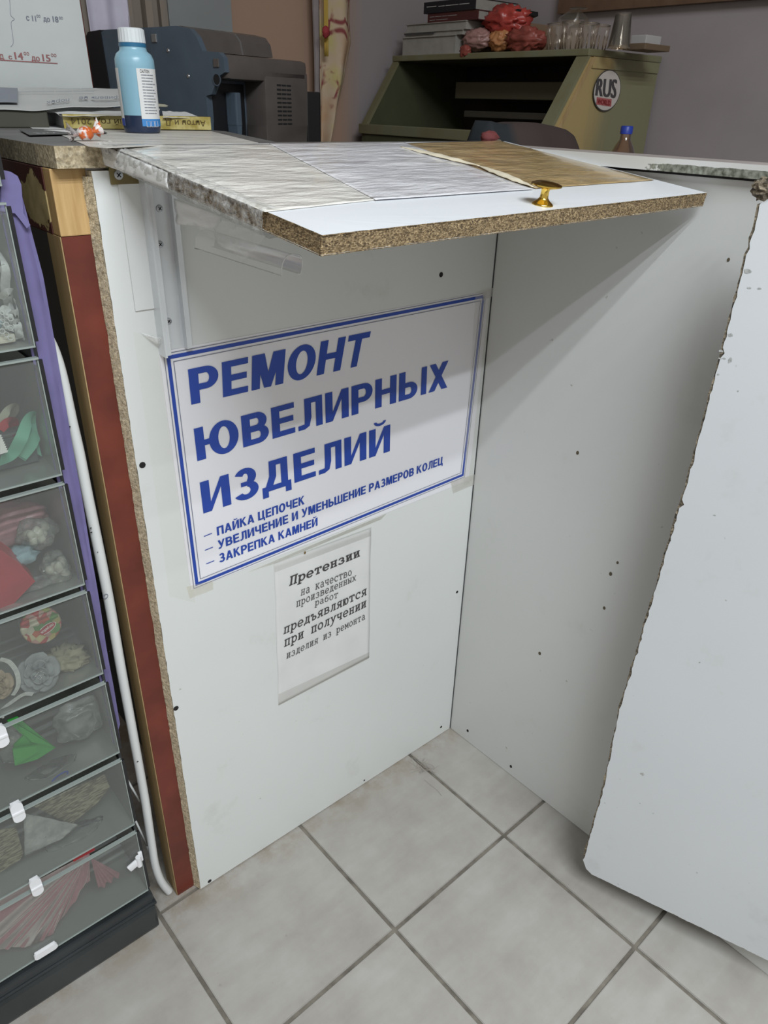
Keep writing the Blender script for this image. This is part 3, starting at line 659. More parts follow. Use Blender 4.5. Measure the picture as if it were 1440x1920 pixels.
#================================================================= PAPERS UNDER FILM ON THE FLAP
def flap_sheet(corner_px, off, amp, freq, seed, nu=46, nv=46, edge=0.0):
    c = [fp(*k) for k in corner_px]      # back-left, back-right, front-right, front-left
    def fn(u, v):
        p = (c[0]*(1-u)+c[1]*u)*(1-v) + (c[3]*(1-u)+c[2]*u)*v
        h = noise.noise(V((p.x*freq*.55, p.y*freq*1.6, seed)))*.6 + .4*noise.noise(V((p.x*freq*1.5, p.y*freq*3.3, seed+5)))
        e = noise.noise(V((u*7, v*7, seed+9)))*edge
        k = min(1, 6*min(u, 1-u, v, 1-v)+.25)
        q = p + FNRM*(off + amp*(1+h)*k); q.y += e; return q
    return MB().grid(fn, nu, nv, thick=-FNRM*.0003), c
def crinkle_paper(name, col, dark, rough=.22, scale=14, stretch=(5, 24, 1), coat=.5):
    m, t, b = new_mat(name); f = nz(t, scale, 6, .6, stretch=(1.2, 4, 1)); c = ramp(t, f, [(.35, dark), (.6, col)])
    t.links.new(c, b.inputs['Base Color']); setin(b, Roughness=rough, Coat_Weight=coat, Coat_Roughness=.08)
    bumpn(t, b, nz(t, 15, 6, .58, stretch=(.8, 2.2, 1)), 1.0, .012); return m
M['p_beige'] = crinkle_paper('old_cream_paper_in_film', (0.86, 0.83, 0.78), (0.76, 0.73, 0.67))
M['p_white'] = crinkle_paper('printed_white_paper_in_film', (0.86, 0.85, 0.87), (0.68, 0.67, 0.70))
M['p_kraft'] = crinkle_paper('brown_kraft_paper_in_film', (0.50, 0.36, 0.18), (0.39, 0.27, 0.12))
M['p_cream'] = plain('cream_folded_edge', (0.72, 0.65, 0.50), .5)
sh1, c1 = flap_sheet([(198, 272.5), (511, 271.5), (707, 376), (497, 399)], .0006, .0012, 16, 1)
tag(sh1.build('paper_sheet', 'p_beige', smooth=True), 'cream paper sheet under crinkled film at the left of the flap', 'paper', 'papers lying on the flap')
sh2, c2 = flap_sheet([(503, 271), (756, 268.5), (1000, 357), (704, 378)], .0015, .0012, 16, 2)
PW = thing('paper_sheet', tuple(c2[3]), 'white printed paper sheet under film in the middle of the flap', 'paper', 'papers lying on the flap')
sh2.build('sheet', 'p_white', PW, smooth=True)
def fquad(x0, y0, x1, y1, h): # a short line of print lying on the flap, read from the counter side
    a, b = fp(x0, y0, .0046), fp(x1, y1, .0046); up = V((0, -h, -h*FS_)); return [b, a, a+up, b+up]
for (s_, q_) in (('——— ——', (690, 302, 640, 310, .006)), ('——— ——', (760, 299, 712, 304, .006)), ('——— ——', (628, 290, 590, 286, .005)), ('——— ——', (815, 313, 770, 317, .006)), ('——— ——', (878, 322, 824, 324, .006)), ('——— ——', (690, 323, 655, 324, .006))):
    line_text(s_, fquad(*q_), 'grey_ink', PW, name='print')
sh3, c3 = flap_sheet([(742, 270.5), (936, 265), (1226, 339), (1004, 355)], .0008, .0016, 14, 3, edge=.002)
KP = thing('kraft_paper', tuple(c3[3]), 'brown kraft paper sheet under film at the right of the flap', 'paper', 'papers lying on the flap')
sh3.build('sheet', 'p_kraft', KP, smooth=True)
for (a_, b_) in (((752, 275), (900, 311)), ((900, 311), (1000, 350))):
    pa, pb = fp(*a_, .0035), fp(*b_, .0035); dr = (pb-pa).normalized(); sd = FNRM.cross(dr)
    def fn(u, v, pa=pa, pb=pb, sd=sd): 
        p = pa.lerp(pb, u); k = math.sin(math.pi*min(1, max(0, u)))
        return p + sd*((v-.5)*.016*(.25+k*.75)) + FNRM*(.0025*math.sin(v*math.pi)*k + .0012*noise.noise(V((u*9, v*3, 2))))
    MB().grid(fn, 30, 6, thick=-FNRM*.0003).build('folded_edge', 'p_cream', KP, smooth=True)
# film wrapped round the left edge of the flap, crinkled
FW = thing('wrapping_film', (-.64, -.1, 1.25), 'clear crinkled wrapping film hanging over the left edge of the flap', 'film')
E0 = A0 + V((-.002, .006, .001)); E1 = A0.lerp(A1, .80)
def edge_film(u, v):
    p = E0.lerp(E1, u); prof = [(.014, .0016), (.007, .0022), (.000, .0030), (-.0040, .0005), (-.0045, -.008), (-.0035, -.018), (.004, -.0225), (.018, -.0225)]
    k = v*(len(prof)-1); i = min(int(k), len(prof)-2); f = k-i
    a = prof[i][0]*(1-f)+prof[i+1][0]*f; z = prof[i][1]*(1-f)+prof[i+1][1]*f
    n1 = noise.noise(V((u*26+v*2.5, v*6, 3))); n2 = noise.noise(V((u*60+v*6, v*11, 8)))
    n1 = abs(n1)*2-.5; am = .0030*(1-.5*u)
    return p + V((a - am*n1*.9 - .0010*n2, 0, 0)) + FNRM*(z + am*.55*n1)
MB().grid(edge_film, 120, 34).build('edge_wrap', 'film', FW, smooth=True)
# white printed paper strip caught in the film at the corner
def corner_paper(u, v):
    p = A0.lerp(A1, u*.40) + V((-.0048-.001*math.sin(v*3), .010, 0)); h = .001 - .020*v*(1-.25*u)
    return p + V((0, 0, h)) + V((noise.noise(V((u*9, v*3, 1)))*.0015, 0, 0))
MB().grid(corner_paper, 24, 6, thick=(.0003, 0, 0)).build('caught_paper', 'paper', FW, smooth=True)
for (u_, t_) in ((.14, 'м'), (.30, 'и'), (.20, 'к')):
    p = A0.lerp(A1, u_*.40)+V((-.0072, .010, -.004-.006*(u_ > .2))); d = (A1-A0).normalized()
    line_text(t_, [p, p+d*.005, p+d*.005+V((0, 0, .004)), p+V((0, 0, .004))], 'grey_ink', FW, name='print')
# hanging white paper and film below
h0 = A0.lerp(A1, .10)-V((0, 0, .016)); 
def hang_paper(u, v):
    a = at(326, 372, 'x', -.59).lerp(at(420, 405, 'x', -.585), u); b = at(331, 420, 'x', -.588).lerp(at(398, 428, 'x', -.583), u)
    return a.lerp(b, v) + V((noise.noise(V((u*4, v*4, 1)))*.003, 0, 0))
MB().grid(hang_paper, 12, 8, thick=(.0003, 0, 0)).build('hanging_paper', 'paper', FW, smooth=True)
def hang_film(u, v):
    a = at(375, 395, 'x', -.60).lerp(at(500, 445, 'x', -.60), u); b = at(372, 428, 'x', -.595).lerp(at(456, 488, 'x', -.595), u)
    return a.lerp(b, v) + V((noise.noise(V((u*9, v*5, 6)))*.006, 0, 0))
MB().grid(hang_film, 30, 16).build('hanging_film', 'film_soft', FW, smooth=True)
# rolled sheet of clear film: an arch open at the bottom
r0 = [at(527, 517, 'y', -.215), at(530, 494, 'y', -.217), at(539, 480, 'y', -.219), at(552, 477, 'y', -.219), at(565, 482, 'y', -.217), at(567, 497, 'y', -.215), at(564, 512, 'y', -.213), at(557, 513, 'y', -.212)]
def roll(u, v):
    k = v*(len(r0)-1); i = min(int(k), len(r0)-2); p = r0[i].lerp(r0[i+1], k-i)
    q = p + V((-.015*u, .155*u, -.014*u+.020*u)); return q
MB().grid(roll, 20, 28).build('rolled_film', 'film_soft', FW, smooth=True)
rim = [r0[0].lerp(r0[0], 0)] + r0[1:]
def spl(P, n=8):
    out = []
    for i in range(len(P)-1):
        a = P[max(i-1, 0)]; b = P[i]; c = P[i+1]; d = P[min(i+2, len(P)-1)]
        for k in range(n):
            t = k/n; out.append(.5*((2*b)+(c-a)*t+(2*a-5*b+4*c-d)*t*t+(3*b-a-3*c+d)*t**3))
    out.append(P[-1]); return out
M['film_edge'] = film('bright_film_edge', (1, 1, 1), .65, .3, .2)
MB().tube(spl(rim, 5), .0007, 6).build('film_rim', 'film_edge', FW, smooth=True)
MB().tube([V(roll(u/10, 0)) for u in range(11)], .0006, 6).build('film_rim', 'film_edge', FW, smooth=True)

#================================================================= BLUE SIGN
SG = thing('jewellery_repair_sign', (-.31, -.001, .68), 'large white sign with blue Cyrillic lettering on jewellery repair, blue double border', 'sign')
sp = lambda x, y, o=-.0012: at(x, y, 'y', o)
zc = lambda x, y: (280+x*.47222, 520+y*.47222)
def sq(P, o): return [sp(*zc(*p), o) for p in P]
oc = sq([(55, 303), (1338, 60), (1252, 792), (176, 1237)], -.0010)   # tl tr br bl outer line
sheet_c = sq([(38, 296), (1352, 54), (1268, 806), (166, 1243)], -.0006)
MB().prism([sheet_c[3], sheet_c[2], sheet_c[1], sheet_c[0]], (0, .0004, 0)).build('sheet', 'sheet', SG)
def frame(P, t0, t1, y, name, mat):
    """rectangular ring t0..t1 metres inside outline P (tl,tr,br,bl)"""
    def inset(P, t):
        c = []
        for i in range(4):
            a, b, d = P[i-1], P[i], P[(i+1) % 4]; e1 = (a-b).normalized(); e2 = (d-b).normalized(); s_ = math.sin(e1.angle(e2)); c.append(b+(e1+e2)*t/s_)
        return c
    A = inset(P, t0); B = inset(P, t1); vs = [V((v.x, y, v.z)) for v in A+B]
    return MB().add(vs, [(i, (i+1) % 4, 4+(i+1) % 4, 4+i) for i in range(4)]).build(name, mat, SG, recalc=False)
frame(oc, 0, .0011, -.0013, 'border_line', 'grey_ink'); frame(oc, .0036, .0086, -.0013, 'border', 'blue_ink'); frame(oc, .0120, .0131, -.0013, 'border_line', 'grey_ink')
LT = [('РЕМОНТ', [(167, 506), (852, 347), (880, 214), (153, 366)], .042, 1.0), ('ЮВЕЛИРНЫХ', [(191, 730), (1183, 437), (1189, 330), (176, 602)], .036, .98),
      ('ИЗДЕЛИЙ', [(215, 938), (955, 690), (957, 584), (200, 815)], .040, 1.0)]
for s_, q_, bo, spc in LT:
    bold_text(s_, sq(q_, -.0014), 'blue_ink', SG)
LS = [('ПАЙКА ЦЕПОЧЕК', [(270, 1026), (616, 900), (616, 866), (267, 992)]), ('УВЕЛИЧЕНИЕ И УМЕНЬШЕНИЕ РАЗМЕРОВ КОЛЕЦ', [(274, 1080), (1165, 742), (1167, 711), (271, 1046)]),
      ('ЗАКРЕПКА КАМНЕЙ', [(278, 1134), (668, 985), (668, 953), (275, 1100)])]
for s_, q_ in LS: bold_text(s_, sq(q_, -.0014), 'blue_ink', SG)
for (x, y) in ((217, 1028), (221, 1083), (226, 1137)):
    a, b = sq([(x, y+1), (x+32, y-12)], -.0014); mb = MB(); strip(a, b, .0014, (0, 1, 0), mb); mb.build('dash', 'blue_ink', SG, recalc=False)
# clear tape round the sign; one peeling strip at the top left
def tp(P, y, mat='tape', name='tape_strip', par=SG):
    c = [sp(*q_, y) for q_ in P]; return MB().add(c, [(0, 1, 2, 3)]).build(name, mat, par, recalc=False)
tp([(250, 622), (310, 640), (366, 1130), (318, 1118)], -.0017); tp([(892, 548), (922, 538), (886, 905), (868, 912)], -.0017)
tp([(905, 548), (950, 528), (948, 545), (906, 563)], -.0019, 'tape_old'); tp([(845, 903), (905, 885), (898, 905), (850, 925)], -.0019, 'tape_old')
tp([(350, 1100), (400, 1088), (400, 1105), (356, 1122)], -.0019, 'tape_old')
def peel(u, v):
    a = sp(262, 622, -.002).lerp(sp(316, 664, -.003), u); b = sp(285, 630, -.002).lerp(sp(320, 655, -.0035), u)
    k = math.sin(u*math.pi); return a.lerp(b, v) + V((.004*k*v, -.010*k*(.3+v), .006*k*v))
MB().grid(peel, 20, 6).build('peeling_tape', 'film', SG, smooth=True)

#================================================================= SMALL NOTICE
NT = thing('claims_notice', (-.39, -.001, .35), 'small creased white paper notice in typewriter lettering taped below the blue sign', 'notice')
nc = lambda x, y: (460+x*.208333, 960+y*.208333)
def nq(P, o): return [sp(*nc(*p), o) for p in P]
pc = nq([(258, 470), (1130, 150), (1115, 1310), (300, 1740)], -.0006)
def page(u, v):
    p = (pc[0]*(1-u)+pc[1]*u)*(1-v) + (pc[3]*(1-u)+pc[2]*u)*v
    e = min(u, 1-u, v, 1-v); return p + V((0, -.0010*abs(noise.noise(V((u*4, v*6, 2))))*min(1, e*8) , 0)) + V((noise.noise(V((v*6, u, 4)))*.0012*(1 if u in (0, 1) else 0), 0, 0))
MB().grid(page, 30, 40, thick=(0, .0003, 0)).build('page', 'page', NT, smooth=True)
LN = [('Претензии', [(400, 660), (1030, 395), (1012, 335), (393, 590)], .03), ('на качество', [(500, 752), (958, 565), (950, 525), (497, 706)], .0), ('произведенных', [(460, 855), (995, 612), (990, 575), (455, 812)], .0),
      ('работ', [(628, 845), (832, 768), (828, 730), (624, 808)], .0), ('предъявляются', [(346, 1098), (1090, 742), (1082, 695), (342, 1048)], .018),
      ('при получении', [(352, 1212), (1086, 850), (1080, 803), (346, 1160)], .018), ('изделия из ремонта', [(372, 1320), (1078, 962), (1072, 925), (368, 1280)], .0)]
for s_, q_, bo in LN: mono_text(s_, nq(q_, -.0019), 'black_ink', NT, wt=.20 if bo > .025 else (.17 if bo else .13), xh=.72 if s_[0] == 'П' else 1.0)
tp([nc(10, 545), nc(1270, 15), nc(1225, 65), nc(260, 465)], -.0021, 'tape_old', 'tape_strip', NT)
tp([nc(255, 460), nc(1135, 135), nc(1132, 215), nc(265, 545)], -.0022, 'tape', 'tape_strip', NT)
tp([nc(300, 1640), nc(1115, 1262), nc(1112, 1320), nc(300, 1745)], -.0021, 'tape', 'tape_strip', NT)
MB().lathe([(.0018, 0), (.0012, .001)], sp(*nc(537, 365), -.0022), 8, axis=(0, -1, 0), sy=1.6).build('glue_blob', plain('brown_glue', (0.16, 0.09, 0.02), .6), NT)
# hair and dust tuft in the corner
df = MB(); rnd = random.Random(3); b0 = at(797, 1440, 'z', .002)
for k in range(26):
    a = b0+V((rnd.uniform(-.012, .012), rnd.uniform(-.014, .014), .001)); pts = [a]
    d = V((rnd.uniform(-1, 1), rnd.uniform(-1, 1), rnd.uniform(0, .25)))
    for j in range(6): d += V((rnd.uniform(-.6, .6), rnd.uniform(-.6, .6), rnd.uniform(-.15, .15))); pts.append(pts[-1]+d.normalized()*.0045); pts[-1].z = max(.0012, pts[-1].z)
    df.tube(pts, .00035, 4)
pts = [at(x, y, 'z', .0012) for x, y in ((796, 1462), (805, 1470), (818, 1480), (828, 1492))]; df.tube(spl(pts, 4), .0004, 4)
tag(df.build('dust_tuft', plain('dust_fibre', (0.35, 0.32, 0.28), .9)), 'grey tuft of dust and hair on the floor tile near the corner', 'dust', kind='stuff')

#================================================================= DRAWER TOWER
X0, X1, YF, DEP = -1.12, -.757, -.004, .30
TW = thing('drawer_tower', ((X0+X1)/2, .15, 0), 'tall tower of clear plastic drawers full of haberdashery beside the counter', 'drawers')
YC = YF+.012           # carcass plane, behind the drawer fronts
bs = MB(); bs.bbox((X0-.01, YF-.012, .0), (X1+.003, YF+DEP+.01, .060), .006); bs.bbox((X0-.004, YF-.004, .061), (X1+.004, YF+DEP, .082), .004); bs.bbox((X0-.006, YF-.0085, .0585), (X1+.006, YF+.01, .0635), .001)
bs.build('base', 'smoke', TW)
cr = MB(); cr.box((X0-.004, YF+DEP, .08), (X1, YF+DEP+.006, 1.40)); cr.box((X1-.0005, YC+.004, .08), (X1+.0035, YF+DEP, 1.40)); cr.box((X0-.006, YC, .08), (X0-.002, YF+DEP, 1.40))
cr.build('carcass', 'smoke', TW)
DZ = [(.095, .251), (.268, .419), (.434, .576), (.592, .736), (.746, .898), (.908, 1.056), (1.067, 1.217), (1.232, 1.385)]
def drawer(z0, z1, k):
    t = .0018; xr = X1-.003; d = MB()
    za, zb_, y0_, y1_ = z0, z1-.012, YF+.003, YF+DEP-.06
    d.add([(X0, y0_, za), (xr, y0_, za), (xr, y1_, za), (X0, y1_, za), (X0, y0_, zb_), (xr, y0_, zb_), (xr, y1_, zb_), (X0, y1_, zb_)], [(0, 1, 2, 3), (0, 3, 7, 4), (1, 5, 6, 2), (3, 2, 6, 7)])
    o = d.build('drawer', 'drawer_clear', TW)
    MB().add([(X0-.001, YF, z0), (xr+.001, YF, z0), (xr+.001, YF, z1), (X0-.001, YF, z1)], [(0, 1, 2, 3)]).build('front_panel', 'front_clear', o)
    r = MB(); r.box((X0-.001, YF-.0035, z1-.0022), (xr+.001, YF+.003, z1)); r.box((X0-.001, YF-.0015, z0), (xr+.001, YF+.002, z0+.0018)); r.box((xr-.0002, YF-.001, z0), (xr+.0010, YF+.001, z1))
    r.build('rim', 'drawer_edge', o)
    s_ = MB(); s_.box((xr+.0012, YF-.0005, z0+.006), (xr+.0056, YF+.003, z1-.004)); s_.build('shadow_strip', 'black_plastic', o)  # black strip added as the thin shadow right of each front
    return o
for k, (a, b) in enumerate(DZ): drawer(a, b, k)
def clip(px, py, horiz=False, w=.0165, h=.037):
    c = at(px, py, 'y', YF-.006); m = MB()
    if horiz: w, h = h, w
    rc = min(w, h)*.46; m.prism([(c.x+sx*(w/2-rc)+rc*math.cos(math.radians(a0+t_)), YF-.0085, c.z+sz*(h/2-rc)+rc*math.sin(math.radians(a0+t_))) for sx, sz, a0 in ((1, 1, 0), (-1, 1, 90), (-1, -1, 180), (1, -1, 270)) for t_ in (0, 22, 45, 68, 90)], (0, .005, 0))
    o = m.build('safety_clip', 'white_plastic', TW, smooth=40)
    b_ = MB()
    if horiz: b_.bbox((c.x-w/2+.002, YF-.0042, c.z-h/2+.002), (c.x+w/2-.002, YF-.0003, c.z+h/2-.002), .001)
    else:
        b_.bbox((c.x-w/2-.0002, YF-.0102, c.z-.0030), (c.x+w/2+.0002, YF-.008, c.z+.0016), .0008)
        b_.bbox((c.x-w/2+.002, YF-.0042, c.z-h/2+.002), (c.x+w/2-.002, YF-.0003, c.z+h/2-.002), .001)
    b_.build('clip_hinge', 'white_plastic', o, smooth=40)
clip(33, 1522); clip(68, 1662); clip(86, 1783, True, .013, .036); clip(1, 1380)
c = at(256, 1618, 'y', YF-.006); m = MB(); m.bbox((c.x-.015, YF-.0085, c.z-.008), (c.x+.006, YF-.0035, c.z+.006), .0022, rot=Matrix.Rotation(-.35, 3, 'Y'))
o = m.build('safety_clip', 'white_plastic', TW, smooth=40)
m = MB(); m.tube([c+V((.004, -.001, -.009)), c+V((.004, -.001, .013))], .0045, 12); m.bbox((c.x+.006, YF-.004, c.z-.007), (c.x+.013, YF+.001, c.z+.016), .002)
m.build('clip_hinge', 'white_plastic', o, smooth=40)

# purple fabric side cover behind the fronts
def cover(u, v):
    z = 1.236-u*(1.236-.44); x0 = X1-.004; w_ = .020*(1-u)+.009*(u); w_ = (.022+.010*min(1, u*8))*(1-.55*u)+.002
    x = x0 + w_*v + (.0015*noise.noise(V((0, v*3, z*9)))); 
    if u > .975: x -= .004*v
    return V((x, YC+.004+.006*v+.004*noise.noise(V((z*6, v*4, 1))), z))
mb = MB(); mb.grid(cover, 90, 8, thick=(0, .0012, 0))
# turn-back at the top right corner with a hanging point
q = [(2, 318), (20, 322), (33, 330), (40, 346), (44, 400), (57, 422), (50, 428), (38, 412), (28, 400), (2, 396)]
mb.prism([at(x, y, 'y', .010) for x, y in q], (0, .002, 0))
PCV = tag(mb.build('fabric_cover', 'purple', smooth=40), 'purple fabric cover hanging down the right side of the drawer tower', 'fabric')

# bent white tube stand
TB = thing('tube_stand', (-.728, .03, 0), 'white metal tube stand with a curved top between drawers and counter', 'stand')
yt = .030
tp_ = [(70, 612), (86, 630), (99, 655), (111, 690), (122, 735), (134, 790), (148, 850), (163, 925), (183, 1020), (205, 1130), (228, 1260), (252, 1390), (272, 1500), (284, 1580), (291, 1622), (302, 1652), (318, 1678)]
P3 = [at(x, y, 'y', yt) for x, y in tp_]; P3[-1].z = max(P3[-1].z, .009)
for k, p_ in enumerate(P3):
    if p_.z < .009: p_.z = .009
MB().tube(spl(P3, 5), .0072, 16).build('tube', 'white_metal', TB, smooth=40)
for a_ in (((236, 1458), (262, 1502)), ((245, 1520), (276, 1585)), ((276, 1585), (284, 1608))):
    MB().tube([at(*a_[0], 'y', .045), at(*a_[1], 'y', .040)], .0019, 8).build('wire', 'white_metal', TB, smooth=True)
for (x, y, r) in ((130, 800, .0016), (170, 990, .0014), (171, 998, .0014), (183, 1035, .0008), (205, 1221, .001), (258, 1428, .0016)):
    q = at(x, y, 'y', yt-.0075); mb = MB(); disc(mb, q, (-.1, -1, 0), r, 8, .0006, 0, .6); mb.build('scuff', 'hole', TB)
q = at(198, 1118, 'y', yt-.0072); mb = MB(); mb.tube([q+V((.0034*math.cos(k/12*6.283), 0, .0034*math.sin(k/12*6.283))) for k in range(13)], .0005, 6, cap=False); mb.build('plug', 'grey_ink', TB)

#================================================================= DRAWER CONTENTS
def P(x, y, d=.035): return at(x, y, 'y', YF+d)
def floor_z(k): return DZ[k][0]+.003
def ribbon_curl(name, mat, pts, w, parent=None, d=.03, th=.0006, dirv=None):
    pp = spl([P(x, y, d+dd) for x, y, dd in pts], 8); mb = MB(); n = len(pp); wv = []
    for i in range(n):
        t = (pp[min(i+1, n-1)]-pp[max(0, i-1)]).normalized(); s_ = t.cross(V((0, 1, .25))).normalized()
        s_ = (V(dirv) if dirv else s_)*w; wv.append(s_)
    mb.ribbon(pp, wv); o = len(mb.v); mb.add([V(v)+V((0, th, 0)) for v in mb.v], [tuple(reversed(f)) for f in mb.f])
    return mb.build(name, mat, parent, smooth=True)
def clampz(o, z, y0=YF+.004, xm=X1-.006):
    for v in o.data.vertices:
        if v.co.z < z: v.co.z = z+(z-v.co.z)*.02
        if v.co.y < y0: v.co.y = y0+(y0-v.co.y)*.05
        if v.co.x > xm: v.co.x = xm-(v.co.x-xm)*.05
M['lace'] = plain('white_lace', (0.58, 0.60, 0.59), .8, noise_amt=.15, scale=160)
M['mint'] = plain('mint_satin', (0.20, 0.50, 0.37), .35); M['red_s'] = plain('red_satin', (0.50, 0.05, 0.06), .35); M['pink_s'] = plain('pink_satin', (0.48, 0.10, 0.20), .4)
M['beige_s'] = plain('beige_satin', (0.42, 0.42, 0.34), .5); M['ltblue'] = plain('pale_blue_fabric', (0.28, 0.40, 0.45), .7, noise_amt=.2, scale=60)
M['cream_f'] = plain('cream_tulle', (0.36, 0.34, 0.24), .8, noise_amt=.2, scale=60, bump=.4); M['grey_f'] = plain('grey_petal_fabric', (0.30, 0.33, 0.34), .6, noise_amt=.1, scale=40)
M['tan_f'] = plain('tan_petal_fabric', (0.40, 0.32, 0.22), .6, noise_amt=.1, scale=40); M['pearl'] = plain('pearl_bead', (0.70, 0.70, 0.68), .2)
M['beads'] = plain('ivory_beads', (0.62, 0.60, 0.50), .35); M['redpack'] = plain('red_foil_packet', (0.42, 0.03, 0.045), .4, noise_amt=.15, scale=30)
def newsprint():
    m, t, b = new_mat('newsprint'); c = ramp(t, nz(t, 260, 2, .5, stretch=(.35, 1, 1.4)), [(.42, (0.13, 0.12, 0.08)), (.60, (0.34, 0.33, 0.24))])
    t.links.new(c, b.inputs['Base Color']); setin(b, Roughness=.8); return m
M['news'] = newsprint()
# seventh from the floor: lace
LC = thing('lace_trim', P(30, 630, .04), 'tangle of white lace trim on pale blue cloth in the upper drawer', 'lace')
curls = [[(0, 500, 0), (22, 520, .01), (26, 560, .02), (14, 600, 0)], [(2, 470, .02), (12, 500, 0), (10, 540, .01), (20, 580, .02), (34, 610, 0), (38, 635, .01)],
         [(0, 560, .01), (16, 548, 0), (34, 556, .01), (40, 580, 0), (44, 612, .01), (50, 632, 0)], [(18, 620, 0), (16, 600, .01), (30, 588, 0), (42, 600, .01), (40, 625, 0), (26, 632, .01)],
         [(24, 618, .01), (30, 605, 0), (40, 612, .01), (52, 628, 0), (60, 618, .01), (56, 640, 0)], [(0, 600, 0), (8, 580, .01), (16, 595, 0), (10, 620, .01), (0, 635, 0)]]
for c_ in curls: clampz(ribbon_curl('lace_ribbon', 'lace', c_, .010, LC, .02), floor_z(6))
for k in range(9):   # picot loops on the edge of the lace
    c_ = P(4+(k % 3)*8, 585+k*6, .015); MB().tube([c_+V((.0028*math.cos(a/8*6.283), 0, .0028*math.sin(a/8*6.283))) for a in range(9)], .0006, 5, cap=False).build('picot_loop', 'lace', LC)
o = tag(MB().blob(P(14, 612, .07), (.022, .02, .022), .5, 3, 4, 3).build('folded_cloth', 'ltblue', smooth=True), 'pale blue cloth bundle behind the white lace in the upper drawer', 'cloth'); clampz(o, floor_z(6))
o = tag(MB().bbox((-.86, YF+.02, floor_z(6)), (-.772, YF+.10, floor_z(6)+.010), .003).build('cream_card', 'beads'), 'cream card lying flat under the white lace in the upper drawer', 'card')
# sixth: satin ribbons
o = ribbon_curl('satin_ribbon', 'mint', [(0, 864, 0), (22, 852, .01), (40, 822, .0), (52, 790, .01), (63, 781, .02), (72, 800, .03), (60, 832, .02), (40, 856, .02)], .016, None, .02)
tag(o, 'shiny mint green satin ribbon looped in the drawer with pink and red pieces', 'ribbon'); clampz(o, floor_z(5))
o = ribbon_curl('satin_ribbon', 'mint', [(36, 858, .02), (54, 836, .02), (66, 806, .025), (80, 802, .03), (84, 826, .03), (72, 850, .03)], .020, None, .025)
tag(o, 'wide mint green satin ribbon fold just right of the loop', 'ribbon'); clampz(o, floor_z(5))
o = ribbon_curl('satin_ribbon', 'beige_s', [(0, 792, .02), (14, 770, .02), (26, 762, .03), (26, 774, .04), (8, 790, .05)], .010, None, .02); tag(o, 'beige satin ribbon end curled above the red one', 'ribbon')
o = ribbon_curl('satin_ribbon', 'red_s', [(0, 806, .02), (14, 792, .02), (24, 790, .03), (26, 800, .04)], .012, None, .02); tag(o, 'short red satin ribbon piece at the left of the ribbon drawer', 'ribbon')
o = ribbon_curl('satin_ribbon', 'pink_s', [(0, 862, .03), (18, 838, .03), (30, 822, .04), (38, 824, .05)], .016, None, .03); tag(o, 'pink satin ribbon strip behind the mint green loop', 'ribbon'); clampz(o, floor_z(5))
zz = [P(0, 815, .012), P(14, 848, .012), P(0, 852, .012)]; pz = []
for i in range(8): pz.append(zz[0].lerp(zz[1], i/8)); pz.append(zz[0].lerp(zz[1], (i+.5)/8)+V((.0015, 0, .0005)))
tag(MB().prism(pz+[zz[1], zz[2]], (0, .0005, 0)).build('pinked_label', 'paper'), 'white paper label with a pinked edge in the ribbon drawer', 'label')
MB_ = MB().bbox((X0+.004, YF+.05, floor_z(5)), (X1-.012, YF+.054, floor_z(5)+.038), .001); tag(MB_.build('divider_strip', plain('grey_green_divider', (0.07, 0.09, 0.085), .4)), 'grey green plastic divider strip low in the ribbon drawer', 'divider')
# fifth: bags
def bag(name, mat, c, rad, seed, label, z, group=None, amp=.5, freq=2.4, contents=None):
    T = thing(name, tuple(V((c.x, c.y, z))), label, 'bag', group)
    o = MB().blob(c, rad, amp*.9, 1.45, seed, 4).build('film_skin', mat, T, smooth=True); clampz(o, z)
    if contents:
        m_, n_, r_ = contents; rr = random.Random(seed); mb = MB()
        for k in range(n_):
            cc = c+V((rr.uniform(-.55, .55)*rad[0], rr.uniform(-.3, .5)*rad[1], rr.uniform(-.7, .2)*rad[2])); mb.blob(cc, (r_, r_, r_*1.3), .35, 2, k, 2)
        o = mb.build('filling', m_, T, smooth=True); clampz(o, z+.0004); o['kind'] = 'stuff'
    return T
z5 = floor_z(4)
bag('small_polybag', 'bag_clear', P(68, 998, .05), (.024, .020, .020), 21, 'clear polybag of pale beads knotted above the blue cloth', z5, contents=('beads', 14, .0055))
bag('small_polybag', 'bag_clear', P(106, 1068, .04), (.019, .022, .026), 22, 'clear polybag of large ivory beads beside the drawer corner', z5, contents=('beads', 12, .0065))
bag('small_polybag', 'bag_pink', P(22, 980, .10), (.045, .03, .030), 23, 'pink tinted polybag at the back of the drawer with a red packet', z5, amp=.35)
o = tag(MB().blob(P(38, 1040, .04), (.017, .012, .010), .7, 3, 31, 3, sharp=True).build('crumpled_cloth', 'ltblue', smooth=True), 'crumpled pale blue cloth between red packet and bead bags', 'cloth'); clampz(o, z5)
pk = [P(0, 1030, .012), P(36, 1056, .014), P(66, 1090, .016), P(14, 1144, .012), P(0, 1146, .012), ]
RP = thing('red_packet', tuple(pk[3]), 'glossy red foil packet leaning at the left of the bead drawer', 'packet')
MB().prism(pk, (0, .006, 0)).build('front_face', 'redpack', RP)
MB().prism([pk[0], pk[1], pk[2], pk[2]+V((.001, .022, .004)), pk[1]+V((0, .024, .008)), pk[0]+V((0, .024, .008))], (0, 0, -.0006)).build('top_flap', 'red_s', RP)
bag('small_polybag', 'bag_clear', P(62, 1098, .035), (.026, .014, .010), 25, 'flat empty clear polybag in front of the red packet', z5, amp=.4)
